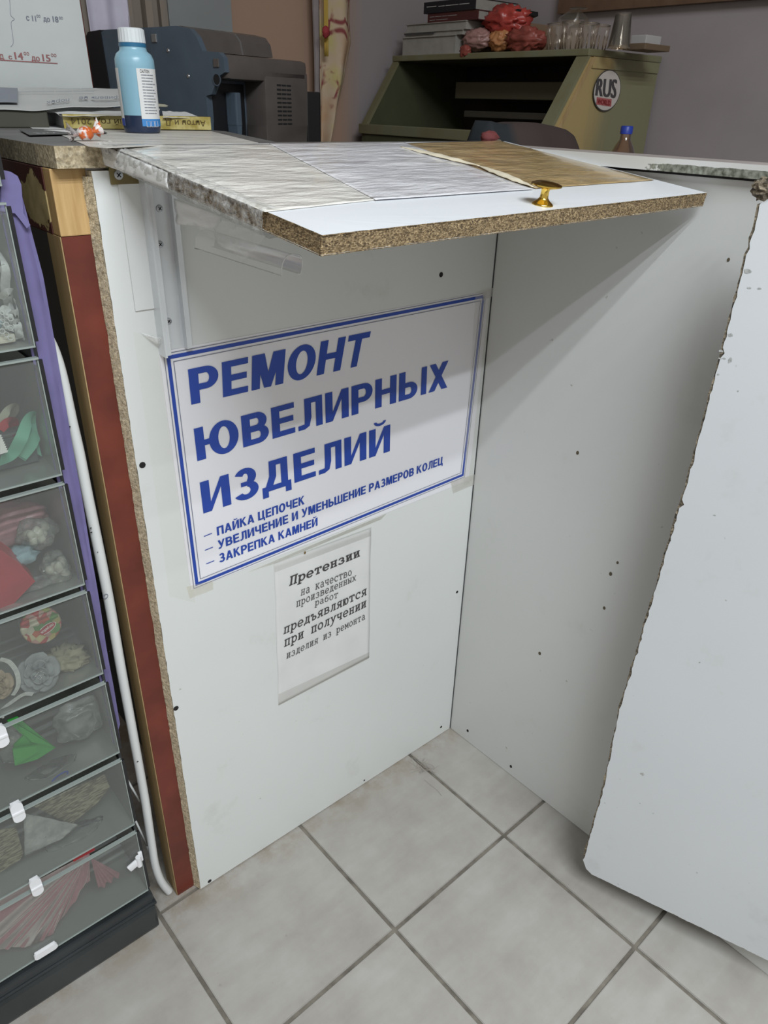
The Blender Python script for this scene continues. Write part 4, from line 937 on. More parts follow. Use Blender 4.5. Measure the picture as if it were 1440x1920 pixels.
# fourth: jar, flowers
z4 = floor_z(3); jc = P(77, 1173, .045)
JR = thing('printed_jar', (jc.x, jc.y, z4), 'round jar lying on its side with a colourful fruit and flower lid', 'jar')
jn = (CAM-jc).normalized(); jn = V((jn.x*.5, jn.y, jn.z*.4)).normalized(); R_ = .0262
def lid_mat():
    m, t, b = new_mat('fruit_print'); tc = t.nodes.new('ShaderNodeTexCoord'); vo = t.nodes.new('ShaderNodeTexVoronoi'); vo.inputs['Scale'].default_value = 115
    t.links.new(tc.outputs['Object'], vo.inputs['Vector']); sp_ = t.nodes.new('ShaderNodeSeparateColor'); t.links.new(vo.outputs['Color'], sp_.inputs[0])
    c = ramp(t, sp_.outputs[0], [(.0, (0.40, 0.04, 0.05)), (.28, (0.42, 0.10, 0.05)), (.34, (0.10, 0.24, 0.06)), (.52, (0.12, 0.28, 0.08)), (.56, (0.46, 0.38, 0.10)), (.78, (0.55, 0.53, 0.42)), (1., (0.42, 0.05, 0.08))])
    f = ramp(t, vo.outputs['Distance'], [(.0, (1.1, 1.1, 1.1)), (.9, (.75, .75, .75))])
    t.links.new(mixc(t, 1.0, c, f, 'MULTIPLY'), b.inputs['Base Color']); setin(b, Roughness=.35); return m
MB().lathe([(R_*.96, -.030), (R_*.98, 0)], jc-jn*.004, 32, axis=jn).build('body', 'bag_clear', JR, smooth=40)
MB().lathe([(R_, -.004), (R_, .0), (R_*.95, .0015), (0, .0017)], jc, 36, axis=jn).build('lid', lid_mat(), JR, smooth=30)
lx = jn.cross(V((0, 0, 1))).normalized()*-1; lx = (lx*.88 + V((0, 0, 1))*.42).normalized(); ly = jn.cross(lx).normalized()
lc = jc+jn*.0022-lx*-.003+ly*-.008; 
if ly.z < 0: ly = -ly
mb = MB(); mb.add([lc+lx*.0135*math.cos(k/24*6.283)+ly*.0058*math.sin(k/24*6.283) for k in range(24)], [tuple(range(24))]); mb.build('oval_badge', 'paper', JR, recalc=False)
mb = MB(); mb.add([lc+jn*.0003+lx*.0126*math.cos(k/24*6.283)+ly*.0050*math.sin(k/24*6.283) for k in range(24)], [tuple(range(24))]); mb.build('oval_field', 'redpack', JR, recalc=False)
a = lc+jn*.0006; line_text('погребок', [a+lx*.0095-ly*-.0018, a-lx*.0095-ly*-.0018, a-lx*.0095-ly*.0022, a+lx*.0095-ly*.0022], 'paper', JR, bold=.02)
o = tag(MB().blob(P(118, 1240, .05), (.030, .018, .016), .65, 2.6, 41, 4, sharp=True).build('tulle_piece', 'cream_f', smooth=True), 'crumpled cream tulle piece below the fruit printed lid', 'fabric'); clampz(o, z4)
def flower(cx, cy, R0, mat, label, n=(5, 6, 4), d=.02, beads=True):
    c = P(cx, cy, d); T = thing('fabric_flower', (c.x, c.y, z4), label, 'flower'); nrm = V((-.1, -1, .35)).normalized(); ax = nrm.orthogonal().normalized(); ay = nrm.cross(ax)
    for ri, (cnt, rr) in enumerate(zip(n, (1.0, .70, .40))):
        for k in range(cnt):
            a0 = 2*math.pi*(k+.5*ri)/cnt
            def fn(u, v, a0=a0, rr=rr, cnt=cnt, ri=ri):
                a_ = a0 + (u-.5)*2*math.pi/cnt*1.35; r = R0*rr*(v**.8)*(1-.30*(2*u-1)**4) * (1+.06*noise.noise(V((u*5, v*3, k+ri*7))))
                h = .0022*ri + .004*v*v*(ri+.3) + .0035*math.sin(u*5+k)*v + .003*noise.noise(V((u*4, v*4, k*3+ri)))
                return c + (ax*math.cos(a_)+ay*math.sin(a_))*r + nrm*(h+.001*k/cnt)
            o = MB().grid(fn, 10, 8, thick=-nrm*.0004).build('petal', mat, T, smooth=True); clampz(o, z4, YF+.003)
    if beads:
        rr = random.Random(5); mb = MB()
        for k in range(16):
            q = c + nrm*.009 + ax*rr.uniform(-.005, .005) + ay*rr.uniform(-.005, .005); mb.blob(q, .0008, 0, 1, 0, 1)
        mb.build('stamens', 'pearl', T, smooth=True)['kind'] = 'stuff'
flower(72, 1262, .0285, 'grey_f', 'large grey fabric flower with white bead stamens in the drawer')
flower(-4, 1285, .020, 'tan_f', 'tan fabric rose cut by the left edge of the photo', beads=False)
o = ribbon_curl('white_strap', 'lace', [(0, 1236, 0), (18, 1242, .0), (32, 1262, 0), (34, 1286, 0), (24, 1304, 0)], .006, None, .012); tag(o, 'white elastic strap curving left of the grey flower', 'strap'); clampz(o, z4)
o = ribbon_curl('white_strap', 'lace', [(0, 1334, 0), (20, 1318, 0), (45, 1302, .0), (62, 1302, 0)], .007, None, .010); tag(o, 'white elastic strap lying below the grey flower', 'strap'); clampz(o, z4)
tag(MB().blob(P(5, 1344, .006), .0022, 0, 1, 0, 2).build('pearl', 'pearl', smooth=True), 'single white pearl on the drawer floor at the left', 'pearl')
# third: bags
z3 = floor_z(2)
GB = thing('green_bag', tuple(P(55, 1420, .03)), 'bright green folded polybag between clear bags in the drawer', 'bag')
gq = [[(14, 1352), (34, 1345), (66, 1372), (104, 1402), (70, 1424), (28, 1436), (26, 1398), (44, 1380)], [(34, 1360), (68, 1380), (104, 1402), (60, 1392), (40, 1372)], [(24, 1405), (70, 1398), (72, 1410), (28, 1436)]]
for i, q in enumerate(gq):
    o = MB().prism([P(x, y, .020-.004*i) for x, y in q], (0, .003, 0)).build('fold', 'bag_green', GB); clampz(o, z3)
bag('small_polybag', 'bag_clear', P(150, 1350, .05), (.036, .02, .034), 51, 'grey translucent polybag filling the right of the green bag drawer', z3, amp=.4)
bag('small_polybag', 'bag_clear', P(20, 1395, .04), (.022, .016, .028), 52, 'clear polybag at the left edge in front of the green one', z3, amp=.4)
bag('small_polybag', 'bag_clear', P(100, 1452, .03), (.034, .014, .014), 53, 'clear packet with a blue oval print under the green bag', z3, amp=.3)
q = P(112, 1458, .008); mb = MB(); mb.tube([q+V((.0125*math.cos(k/20*6.283), 0, .0055*math.sin(k/20*6.283)+.003*math.cos(k/20*6.283))) for k in range(21)], .0011, 6, cap=False)
o = mb.build('oval_print', 'blue_ink'); hang(o, bpy.data.objects[[n.name for n in bpy.data.objects if n.name.startswith('small_polybag')][-1]])
# second: newsprint
z2 = floor_z(1)
def sheet_px(q, d, mat, th=.0015): return MB().prism([P(x, y, d+dd) for x, y, dd in q], (0, th, 0)).build('newspaper_piece', mat)
o = sheet_px([(62, 1512, 0), (196, 1452, .0), (206, 1476, 0), (184, 1504, 0), (136, 1544, 0), (112, 1536, 0)], .03, 'news'); tag(o, 'folded newspaper piece at the back of the second lowest drawer', 'newspaper'); clampz(o, z2)
o = sheet_px([(0, 1556, 0), (30, 1552, 0), (44, 1600, 0), (38, 1612, 0), (0, 1636, 0)], .02, 'news'); tag(o, 'newspaper roll at the left edge of the second lowest drawer', 'newspaper'); clampz(o, z2)
WB = thing('white_bag', tuple(P(90, 1600, .02)), 'whitish folded polybag lying over the newspaper', 'bag')
o = MB().grid(lambda u, v: (P(44, 1524, .012).lerp(P(148, 1546, .02), u)).lerp(P(46, 1606, .012).lerp(P(118, 1572, .016), u), v)+V((0, -.004*abs(noise.noise(V((u*4, v*3, 7)))), 0)), 16, 12, thick=(0, .0006, 0)).build('film_skin', film('white_bag_film', (.72, .74, .74), .6, .3, .2, .15, 40, .4), WB, smooth=True); clampz(o, z2, YF+.0035)
bag('small_polybag', 'bag_clear', P(150, 1590, .04), (.045, .016, .026), 61, 'clear polybag slumped right of the white folded bag', z2, amp=.35)
# lowest: pink bag fanned
z1 = floor_z(0)
PBG = thing('pink_bag', tuple(P(100, 1780, .03)), 'large gathered pink polybag fanning across the lowest drawer', 'bag')
tipp = P(172, 1606, .02)
def fan(u, v):
    far = [(-30, 1700), (-30, 1780), (0, 1782), (30, 1778), (70, 1768), (100, 1748), (130, 1700), (160, 1660), (168, 1650)]
    k = u*(len(far)-1); i = min(int(k), len(far)-2); a = V(far[i]).lerp(V(far[i+1]), k-i); e = P(a.x, a.y, .012)
    q = tipp.lerp(e, v); return q + V((0, .006*noise.noise(V((u*16, v*1.2, 4)))*v+.003*noise.noise(V((u*34, v*1.5, 9)))*v+.010*(1-v)-.002*math.sin(v*3.1), .0020*noise.noise(V((u*18, v, 2)))*v))
o = MB().grid(fan, 90, 14).build('gathered_film', 'bag_pink', PBG, smooth=True); clampz(o, z1, YF+.0035)
def fan2(u, v):
    a = V((185, 1668)).lerp(V((226, 1640)), u); e = P(a.x, a.y, .014); s0 = P(170, 1608, .02); return s0.lerp(e, v)+V((0, .003*math.sin(u*20)*v, .001*math.sin(u*20)))
o = MB().grid(fan2, 20, 8).build('bag_tail', 'bag_pink', PBG, smooth=True)
o = MB().grid(lambda u, v: P(138, 1616, .02).lerp(P(178, 1594, .02), u)+V((0, 0, .006*v)), 4, 2, thick=(0, .001, 0)).build('bag_knot', 'red_s', PBG)

#================================================================= THINGS ON THE WORKTOP
WZ = 1.2677
def wt(x, y, dz=0.0): return at(x, y, 'z', WZ+dz)
o = MB().prism([wt(*k, .0006) for k in [(112, 252), (165, 274), (200, 277), (340, 270), (484, 267.5), (396, 246), (205, 243), (150, 243)]], (0, 0, -.0005)).build('wrapping_paper', crinkle_paper('worktop_paper', (0.72, 0.69, 0.64), (0.58, 0.55, 0.50), .5, 10, (3, 8, 1), .1))
tag(o, 'large whitish wrapping paper spread on the worktop under the blue bottle', 'paper')
o = MB().prism([wt(*k, .0007) for k in [(0, 219), (58, 219), (130, 243), (60, 240)]], (0, 0, -.0006)).build('paper_slip', 'paper'); tag(o, 'white paper slip lying at the left of the worktop under the black card', 'paper')
CD = thing('black_card', tuple(wt(110, 247)), 'dark grey business flyer with white capitals on the worktop', 'card')
MB().prism([wt(*k, .0022) for k in [(36, 243), (55, 253), (201, 249), (185, 241)]], (0, 0, -.0006)).build('card', plain('dark_grey_card', (0.055, 0.055, 0.055), .45), CD)
a, b = wt(70, 250.5, .0025), wt(112, 249.8, .0025); up = V((.0, .020, 0)); line_text('BLACK', [a, b, b+up, a+up], 'paper', CD, bold=.03)
MB().prism([wt(*k, .0026) for k in [(82, 243.5), (118, 247), (132, 249), (134, 245), (128, 243)]], (0, 0, -.0003)).build('white_mark', 'paper', CD)
# candy in a twisted wrapper
cc = wt(160, 250, .0085); CN = thing('wrapped_candy', (cc.x, cc.y, WZ+.0023), 'orange and white candy in a twisted wrapper on the black card', 'candy')
cdir = V((math.cos(.2), math.sin(.2), .12)).normalized()
def candy_mat():
    m, t, b = new_mat('candy_wrapper'); c = ramp(t, nz(t, 110, 2, .5), [(.46, (0.60, 0.13, 0.03)), (.54, (0.75, 0.70, 0.68))]); t.links.new(c, b.inputs['Base Color']); setin(b, Roughness=.25); return m
M['candy'] = candy_mat(); M['wrap_clear'] = film('candy_wrap_film', (.92, .85, .85), .45, .6, .1, .3, 120, .6)
MB().blob(cc, (.0095, .0075, .0075), .12, 2, 3, 3).build('sweet', 'candy', CN, smooth=True)
for sgn in (-1, 1):
    def tw(u, v, sgn=sgn):
        r = .0015+.0085*v; a_ = u*6.283; s_ = V((0, 1, 0)); z_ = V((-.12, 0, 1))
        return cc + cdir*sgn*(.0085+.011*v) + s_*r*math.cos(a_)*(.9+.3*math.sin(a_*4)*v) + z_*(r*math.sin(a_)*(.8+.35*math.cos(a_*5)*v)+.0035*v)
    MB().grid(tw, 40, 6).build('twist', 'wrap_clear' if sgn < 0 else 'candy', CN, smooth=True)
# dye bottle
bc = wt(268, 250); fw = (bc-CAM).dot(FWD); R0 = 33/FPX*fw
BT = thing('dye_bottle', tuple(bc), 'pale blue translucent bottle with white cap and dark blue liquid on the worktop', 'bottle')
Hh = at(253, 54, 'y', bc.y).z - WZ
k = Hh/.200
prof = [(R0*.80, 0), (R0*.95, .002), (R0, .008), (R0*1.01, .060), (R0*1.04, .130*k), (R0*1.03, .143*k), (R0*.92, .153*k), (R0*.72, .159*k), (R0*.70, .165*k), (R0*.70, .172*k)]
M['bottle_blue'] = plain('pale_blue_translucent_plastic', (0.30, 0.53, 0.65), .3, Subsurface_Weight=.3, Subsurface_Radius=(.01, .01, .01)); M['liquid'] = plain('dark_blue_liquid_band', (0.022, 0.035, 0.075), .25)
MB().lathe(prof, bc, 40).build('body', 'bottle_blue', BT, smooth=50)
MB().lathe([(R0*.81, -.0001), (R0*.96, .0019), (R0*1.01, .008), (R0*1.018, .036*k)], bc, 40).build('liquid', 'liquid', BT, smooth=50)
MB().lathe([(R0*.72, .166*k), (R0*.72, .172*k), (R0*.66, .1735*k)], bc, 30).build('neck_ring', plain('stained_blue', (0.03, 0.16, 0.30), .3), BT, smooth=50)
cap = MB(); n = 48; cp = [(R0*.66, .173*k), (R0*.68, .174*k), (R0*.66, .198*k), (R0*.60, .2005*k), (0, .2008*k)]
cap.lathe(cp, bc, n)
for v_i, v in enumerate(cap.v):
    if (v_i // n) in (1, 2) and v_i % 2: cap.v[v_i] = tuple(bc + (V(v)-bc)*1.0 + V((V(v)-bc).xy.normalized().to_3d())*.0006)
def capm():
    m, t, b = new_mat('stained_white_cap'); tc = t.nodes.new('ShaderNodeTexCoord'); sx = t.nodes.new('ShaderNodeSeparateXYZ'); t.links.new(tc.outputs['Object'], sx.inputs[0])
    mr = t.nodes.new('ShaderNodeMapRange'); mr.inputs[1].default_value = bc.z+.192*k; mr.inputs[2].default_value = bc.z+.174*k; t.links.new(sx.outputs['Z'], mr.inputs[0])
    ad = t.nodes.new('ShaderNodeMath'); ad.operation = 'MULTIPLY_ADD'; ad.inputs[1].default_value = 1.1; t.links.new(nz(t, 130, 4, .7, stretch=(1, 1, .3)), ad.inputs[0]); t.links.new(mr.outputs[0], ad.inputs[2])
    f = ramp(t, ad.outputs[0], [(1.28, (0, 0, 0)), (1.42, (1, 1, 1))]); 
    t.links.new(mixc(t, f, (0.76, 0.80, 0.82), (0.05, 0.22, 0.36)), b.inputs['Base Color']); setin(b, Roughness=.4); return m
cap.build('cap', capm(), BT, smooth=30)
def cyl_patch(a0, a1, z0, z1, rr, name, mat, n=20):
    """label on the bottle; angle 0 faces the camera, positive to the right"""
    vd = (CAM-bc); base = math.atan2(vd.y, vd.x); mb = MB()
    mb.grid(lambda u, v: bc+V((math.cos(base+math.radians(a0+(a1-a0)*u))*rr(z0+(z1-z0)*v), math.sin(base+math.radians(a0+(a1-a0)*u))*rr(z0+(z1-z0)*v), z0+(z1-z0)*v)), n, 6)
    return mb.build(name, mat, BT, smooth=True)
rr_ = lambda z: R0*(1.012+.03*z/(.13*k))
cyl_patch(2, 78, .010, .126*k, lambda z: rr_(z)+.0004, 'label', 'paper'); cyl_patch(2, 78, .010, .030*k, lambda z: rr_(z)+.0007, 'label_band', plain('label_blue', (0.06, 0.26, 0.62), .35))
cyl_patch(-85, -58, .010, .126*k, lambda z: rr_(z)+.0004, 'label', 'paper'); cyl_patch(-85, -58, .010, .030*k, lambda z: rr_(z)+.0007, 'label_band', 'blue_ink')
def on_label(name, ang0, ang1, z, h, txt, mat, bold=0.0):
    vd = (CAM-bc); base = math.atan2(vd.y, vd.x); vs, fs = glyphs(txt, 0.0); x0 = min(v.x for v in vs); x1 = max(v.x for v in vs)
    out = []
    for v in vs:
        a_ = base+math.radians(ang0+(ang1-ang0)*(v.x-x0)/(x1-x0)); r = rr_(z)+.0012; out.append(bc+V((math.cos(a_)*r, math.sin(a_)*r, z+v.y/.73*h)))
    MB().add(out, fs).build(name, mat, BT, recalc=False)
on_label('lettering', 12, 40, .118*k, .0042, 'CAUTION', 'black_ink')
rnd = random.Random(9)
lines = ['———— —— ———', '——— ———————', '——————— ——', '—— ————— ——', '—— ————— ——', '—— ————— ——', '—— ————— ——', '—— ————— ——', '—— ————— ——', '—— ————— ——', '—— ————— ——', '—— ————— ——', '—— ————— ——', '—— ————— ——']
for i, s_ in enumerate(lines): on_label('small_print', 14, 52+rnd.uniform(-4, 10), .110*k-i*.0056*k, .0075, s_, 'grey_ink')
for i in range(3):
    vd = (CAM-bc); base = math.atan2(vd.y, vd.x)+math.radians(20+i*14); r = rr_(.02)+.0012; c0 = bc+V((math.cos(base)*r, math.sin(base)*r, .020*k)); tx = V((-math.sin(base), math.cos(base), 0))
    MB().tube([c0+tx*.0026*sx+V((0, 0, .0036*sz)) for sx, sz in ((-1, -1), (1, -1), (1, 1), (-1, 1), (-1, -1))], .0003, 5).build('pictogram', 'paper', BT)
# gold spine book
b0 = at(121, 243, 'y', .44); b1 = at(396, 245, 'y', .40); zb = WZ+.001; b0 = V((b0.x, b0.y, zb)); b1 = V((b1.x, b1.y, zb)); bd = (b1-b0).normalized(); bn = V((-bd.y, bd.x, 0)); thk = .0195
BK = thing('gold_spine_book', tuple(b0), 'thin book with a gold spine lying behind the blue bottle', 'book')
def slab_(o_, l, d_, z0, z1, inset=0): return [o_+bd*inset+bn*inset+V((0, 0, z0)), o_+bd*(l-inset)+bn*inset+V((0, 0, z0)), o_+bd*(l-inset)+bn*d_+V((0, 0, z0)), o_+bd*inset+bn*d_+V((0, 0, z0))], (0, 0, z1-z0)
L_ = (b1-b0).length
def gold_print():
    m, t, b = new_mat('gold_printed_spine'); tc = t.nodes.new('ShaderNodeTexCoord'); c = ramp(t, nz(t, 60, 3), [(.4, (0.40, 0.31, 0.07)), (.6, (0.62, 0.52, 0.20))]); t.links.new(c, b.inputs['Base Color']); setin(b, Roughness=.4); return m
pts_, e_ = slab_(b0, L_, .16, 0, thk); MB().prism([p+V((0, 0, .002)) for p in pts_[:]], (0, 0, thk-.004)).build('pages', plain('grey_book_block', (0.16, 0.16, 0.16), .7), BK)
MB().prism([b0-bn*.001, b1-bn*.001, b1-bn*.001+V((0, 0, thk)), b0-bn*.001+V((0, 0, thk))], bn*.0015).build('spine', gold_print(), BK)
for z0, z1 in ((0, .0018), (thk-.0018, thk)):
    pts_, e_ = slab_(b0-bd*.002, L_+.004, .162, z0, z1); MB().prism(pts_, e_).build('cover', plain('dark_book_cover', (0.05, 0.05, 0.052), .4), BK)
def spine_txt(s_, xa, xb, h=.0085, z=.0055):
    a = b0-bn*.0016; p0 = a+bd*((xa-121)/(396-121)*L_)+V((0, 0, z+h)); p1 = a+bd*((xb-121)/(396-121)*L_)+V((0, 0, z+h)); dn = V((0, 0, -h)); line_text(s_, [p1, p0, p0+dn, p1+dn], plain('dark_gold_ink', (0.13, 0.09, 0.02), .5), BK, bold=.015)
spine_txt('Антон и Д', 306, 385); spine_txt('ый год 2014', 134, 232)
# papers and a magazine over the book
def loose(name, q, label, mat='paper', cat='paper', amp=.0015, seed=1, th=.0006):
    c_ = [V(p) for p in q]
    fn = lambda u, v: (c_[0]*(1-u)+c_[1]*u)*(1-v)+(c_[3]*(1-u)+c_[2]*u)*v + V((0, 0, amp*noise.noise(V((u*5, v*4, seed)))))
    return tag(MB().grid(fn, 20, 10, thick=(0, 0, -th)).build(name, mat, smooth=30), label, cat)
zt = zb+thk+.003
pz_ = lambda x, y, dz: at(x, y, 'z', dz)
loose('crumpled_paper', [at(78, 201, 'y', .56), at(300, 203, 'y', .50), at(296, 216, 'y', .405), at(118, 217, 'y', .43)], 'white crumpled paper resting on the gold book left of the bottle', amp=.003, seed=3)
loose('magazine_page', [at(304, 208, 'y', .50), at(350, 210, 'y', .49), at(378, 221, 'y', .405), at(306, 220, 'y', .405)], 'white page on the right end of the gold book', amp=.001, seed=4)
o = MB().lathe([(.014, 0), (.016, .002), (.010, .004), (0, .0045)], at(298, 200, 'y', .50), 20).build('plastic_disc', plain('cream_plastic', (0.55, 0.53, 0.40), .4), smooth=40); tag(o, 'small cream plastic lid just behind the blue bottle', 'lid')
NP = thing('newspaper', tuple(at(110, 200, 'y', .50)), 'open newspaper with upside-down print propped at the foot of the timetable', 'newspaper')
nq_ = [at(-40, 162, 'y', .60), at(232, 166, 'y', .58), at(232, 197, 'y', .47), at(-40, 208, 'y', .47)]
fn = lambda u, v: (nq_[0]*(1-u)+nq_[1]*u)*(1-v)+(nq_[3]*(1-u)+nq_[2]*u)*v + V((0, 0, .003*noise.noise(V((u*4, v*3, 5)))))
MB().grid(fn, 30, 12, thick=(0, 0, -.0012)).build('sheet', plain('newspaper_white', (0.55, 0.555, 0.54), .7), NP, smooth=30)
def npt(u, v, d=.0045): return fn(u, v)+V((0, -d*.6, d))
for s_, (u0, v0, u1, v1, h) in (('кривель не', (.98, .82, .67, .86, .17)), ('порнк', (.60, .92, .44, .93, .14)), ('———— ——— ———— ——', (.78, .42, .26, .45, .10)), ('——— ———— —— ————', (.80, .26, .28, .28, .08))):
    a, b = npt(u0, v0-h), npt(u1, v1-h); a2, b2 = npt(u0, v0), npt(u1, v1); line_text(s_, [a, b, b2, a2], 'grey_ink', NP, name='print')
MB().grid(lambda u, v: npt(-.0+.25*u, .15+.72*v, .004), 4, 4).build('photo_block', plain('print_photo', (0.26, 0.28, 0.32), .6), NP, recalc=False)
MB_ = MB().bbox(tuple(V((-.78, .475, WZ))), tuple(V((-.545, .60, WZ+.024))), .002); tag(MB_.build('dark_folder', plain('dark_olive_folder', (0.07, 0.07, 0.05), .6)), 'dark folder under the newspaper at the left of the worktop', 'folder')
# opening-hours board
YB = .62
TBN = thing('timetable_board', (-.6, YB, WZ), 'grey-white laminated timetable sheet with opening hours standing on the worktop', 'sign')
rt, rb = at(149, 0, 'y', YB), at(175, 170, 'y', YB); dr = (rt-rb)/(rt.z-rb.z)
r1 = rb+dr*(WZ-rb.z+.001); r2 = rb+dr*(1.60-rb.z)
MB().prism([V((-.86, YB, WZ+.001)), r1, r2, V((-.86, YB, 1.60))], (0, .004, 0)).build('board', plain('laminated_sheet', (0.62, 0.65, 0.64), .3, noise_amt=.06, scale=9), TBN)
MB().prism([r1+V((0, .001, 0)), r1+V((.003, .004, 0)), r2+V((.003, .004, 0)), r2+V((0, .001, 0))], (0, .004, 0)).build('board_edge', 'red_wood', TBN)
def tbt(s_, x0, y0, x1, y1, hp, mat, bold=.01):
    a, b = at(x0, y0, 'y', YB-.0008), at(x1, y1, 'y', YB-.0008); up = V((0, 0, hp)); line_text(s_, [a, b, b+up, a+up], mat, TBN, bold=bold, name='lettering')
tbt('с 11', 50, 38, 68, 40, .0082, 'grey_ink', .03); tbt('оо', 69, 32.5, 76, 33, .0050, 'grey_ink'); tbt('до', 82, 39.5, 94, 41, .0075, 'grey_ink', .03); tbt('18', 100, 41, 110, 42, .0085, 'grey_ink', .03); tbt('оо', 111, 36, 118, 36.5, .0050, 'grey_ink')
tbt('д', 0, 110, 8, 111, .009, 'red_print', .02); tbt('с', 17, 110.5, 23, 111, .0065, 'red_print', .03); tbt('14', 29, 111, 44, 112, .0105, 'red_print', .03); tbt('оо', 45, 103, 55, 104, .0060, 'red_print'); tbt('до', 60, 113.5, 75, 115, .0085, 'red_print', .03); tbt('15', 81, 114.5, 95, 115.5, .0105, 'red_print', .03); tbt('оо', 96, 106, 106, 107, .0060, 'red_print')
mb = MB(); strip(at(0, 112.5, 'y', YB-.001), at(108, 119, 'y', YB-.001), .0014, (0, 1, 0), mb); mb.build('underline', 'red_print', TBN, recalc=False)
bp_ = [at(x, y, 'y', YB-.0006) for x, y in ((17, -6), (19, 8), (20, 28), (27, 36), (21, 42), (23, 62), (25, 80), (20, 88))]; MB().tube(spl(bp_, 5), .0003, 5).build('brace_line', 'grey_ink', TBN)
# printer
PC = V((-.170, .565, WZ)); E1 = V((.9613, .2756, 0)); E2 = V((-.2756, .9613, 0)); RP_ = Matrix((E1, E2, V((0, 0, 1)))).transposed()
PR = thing('printer', tuple(PC), 'dark blue-grey office printer with vent slots standing behind the book', 'printer')
def L(a, b, z):
    if z <= .0005: z = -.040
    return PC + E1*a + E2*b + V((0, 0, z))
M['pr_blue_refl'] = plain('plastic_blue_reflection', (0.085, 0.115, 0.150), .38, noise_amt=.1, scale=20); M['pr_brown_refl'] = plain('plastic_brown_reflection', (0.105, 0.090, 0.083), .4, noise_amt=.08, scale=30)  # blue and brown reflections of the surroundings put into two body colours
def lbox(mb, a0, b0_, z0, a1, b1_, z1, r=.004, mi=0):
    t = MB(); t.bbox((a0, b0_, z0), (a1, b1_, z1), r); mb.add([L(*v) for v in t.v], t.f, mi)
m = MB(); lbox(m, 0, .055, 0, .235, .398, .125, .008); m.build('body', 'pr_blue_refl', PR, smooth=40)
m = MB(); lbox(m, .002, .0, .080, .240, .065, .122, .010); m.build('top_front', 'pr_brown_refl', PR, smooth=40)
m = MB(); lbox(m, .105, .0, 0, .240, .06, .100, .003); m.build('rear_panel', 'pr_brown_refl', PR, smooth=40)
# cheek in the blue reflection colour with the diagonal cut, lying over the side
ck = [(.0, .400, .0), (.0, .055, .0), (.0, .055, .052), (.0, .040, .055), (.0, .018, .085), (.0, .000, .092), (.0, .002, .116), (.0, .012, .124), (.0, .055, .127), (.0, .068, .150), (.0, .085, .163), (.0, .120, .168), (.0, .33, .166), (.0, .400, .150)]
m = MB(); m.prism([L(-.006, b, z) for a, b, z in ck], E1*.012); m.build('side_cheek', 'pr_blue_refl', PR)
m = MB(); lid = [(.070, .127), (.075, .150), (.088, .163), (.120, .169), (.36, .167), (.395, .150), (.400, .127)]
m.prism([L(.006, b, z) for b, z in lid], E1*.205); m.build('scanner_lid', 'pr_brown_refl', PR)
m = MB(); m.prism([L(.118, b, z+.0006) for b, z in lid[:-1]] , E1*.004); m.build('lid_seam', 'steel', PR)
m = MB(); lbox(m, .01, .054, .0, .10, .056, .075, .0005); m.build('recess_wall', 'black_plastic', PR)
m = MB(); lbox(m, .045, .025, .0, .060, .054, .060, .003); m.build('recess_post', 'pr_blue_refl', PR)
m = MB(); bl_ = [(.335, .0), (.405, .0), (.405, .03), (.413, .032), (.413, .10), (.405, .145), (.385, .163), (.345, .166)]
m.prism([L(-.0085, b, z) for b, z in bl_], E1*.22); m.build('rear_tray', 'black_plastic', PR)
m = MB(); m.lathe([(.0105, 0), (.0110, .0012), (.009, .0013), (.0088, -.001), (0, -.001)], L(-.0062, .022, .080), 20, axis=-E1); o = m.build('round_port', 'pr_blue_refl', PR, smooth=40)
MB().lathe([(.0088, 0), (.0086, .0006)], L(-.0066, .022, .080), 20, axis=-E1).build('port_opening', 'hole', o)
for (b, z) in ((.020, .108), (.185, .150), (.230, .150)):
    m = MB(); lbox(m, -.0085, b-.007, z-.008, -.005, b+.007, z+.006, .001); m.build('square_pad', 'steel' if b > .1 else 'pr_brown_refl', PR)
for (b, z) in ((.150, .128), (.10, .085)): MB().lathe([(.004, 0), (.003, .0012), (0, .0014)], L(-.006, b, z), 12, axis=-E1).build('screw', 'steel', PR, smooth=40)
m = MB()
for r in range(14):
    for c_ in range(3):
        a0 = .140+c_*.0155; z0 = .074-r*.0078; lbox(m, a0, -.0006, z0, a0+.0135, .0004, z0+.0032, .0003)
m.build('vent_slots', 'hole', PR)
m = MB().bbox((.085, .67, 1.227), (.122, .74, 1.335), .003); tag(m.build('adapter_box', 'black_plastic'), 'black adapter box right of the printer by the towel', 'box')
PT = thing('side_table', (-.09, .72, 0), 'narrow dark side table standing lower behind the counter under the printer', 'table')
MB().bbox((-.292, .50, 1.205), (.125, .965, 1.2265), .002).build('table_top', 'gdark', PT)
for (x, y) in ((-.27, .52), (.10, .52), (-.27, .94), (.10, .94)): MB().box((x-.012, y-.012, 0), (x+.012, y+.012, 1.205)).build('leg', 'gdark', PT)
#================================================================= WALL THINGS BEHIND THE COUNTER
def wallx(px): return at(px, 100, 'y', 1.0).x
struct(MB().box((wallx(318), .985, 0), (wallx(433), 1.02, 2.3)).build('trim_2', 'grey_cab'))
fx = wallx(238); fe = wallx(318)
m = MB(); m.box((fx, .99, 0), (fe, 1.02, 2.3)); m.box((fx, .97, 0), (fx+.012, .99, 2.3)); m.box((wallx(270), .965, 0), (wallx(282), .99, 2.3)); m.box((wallx(300), .975, 0), (wallx(308), .99, 2.3)); struct(m.build('trim_3', 'door_frame'))
def curt(u, v):
    x = wallx(168)+(wallx(240)-wallx(168))*u; return V((x, .976+.006*math.sin(u*11)+.003*noise.noise(V((u*3, v*6, 2))), 1.29+.8*v))
tag(MB().grid(curt, 30, 20, thick=(0, .002, 0)).build('curtain', plain('lavender_curtain', (0.60, 0.57, 0.68), .7, noise_amt=.12, scale=14), smooth=True), 'pale lavender curtain hanging behind the printer and bottle', 'curtain')
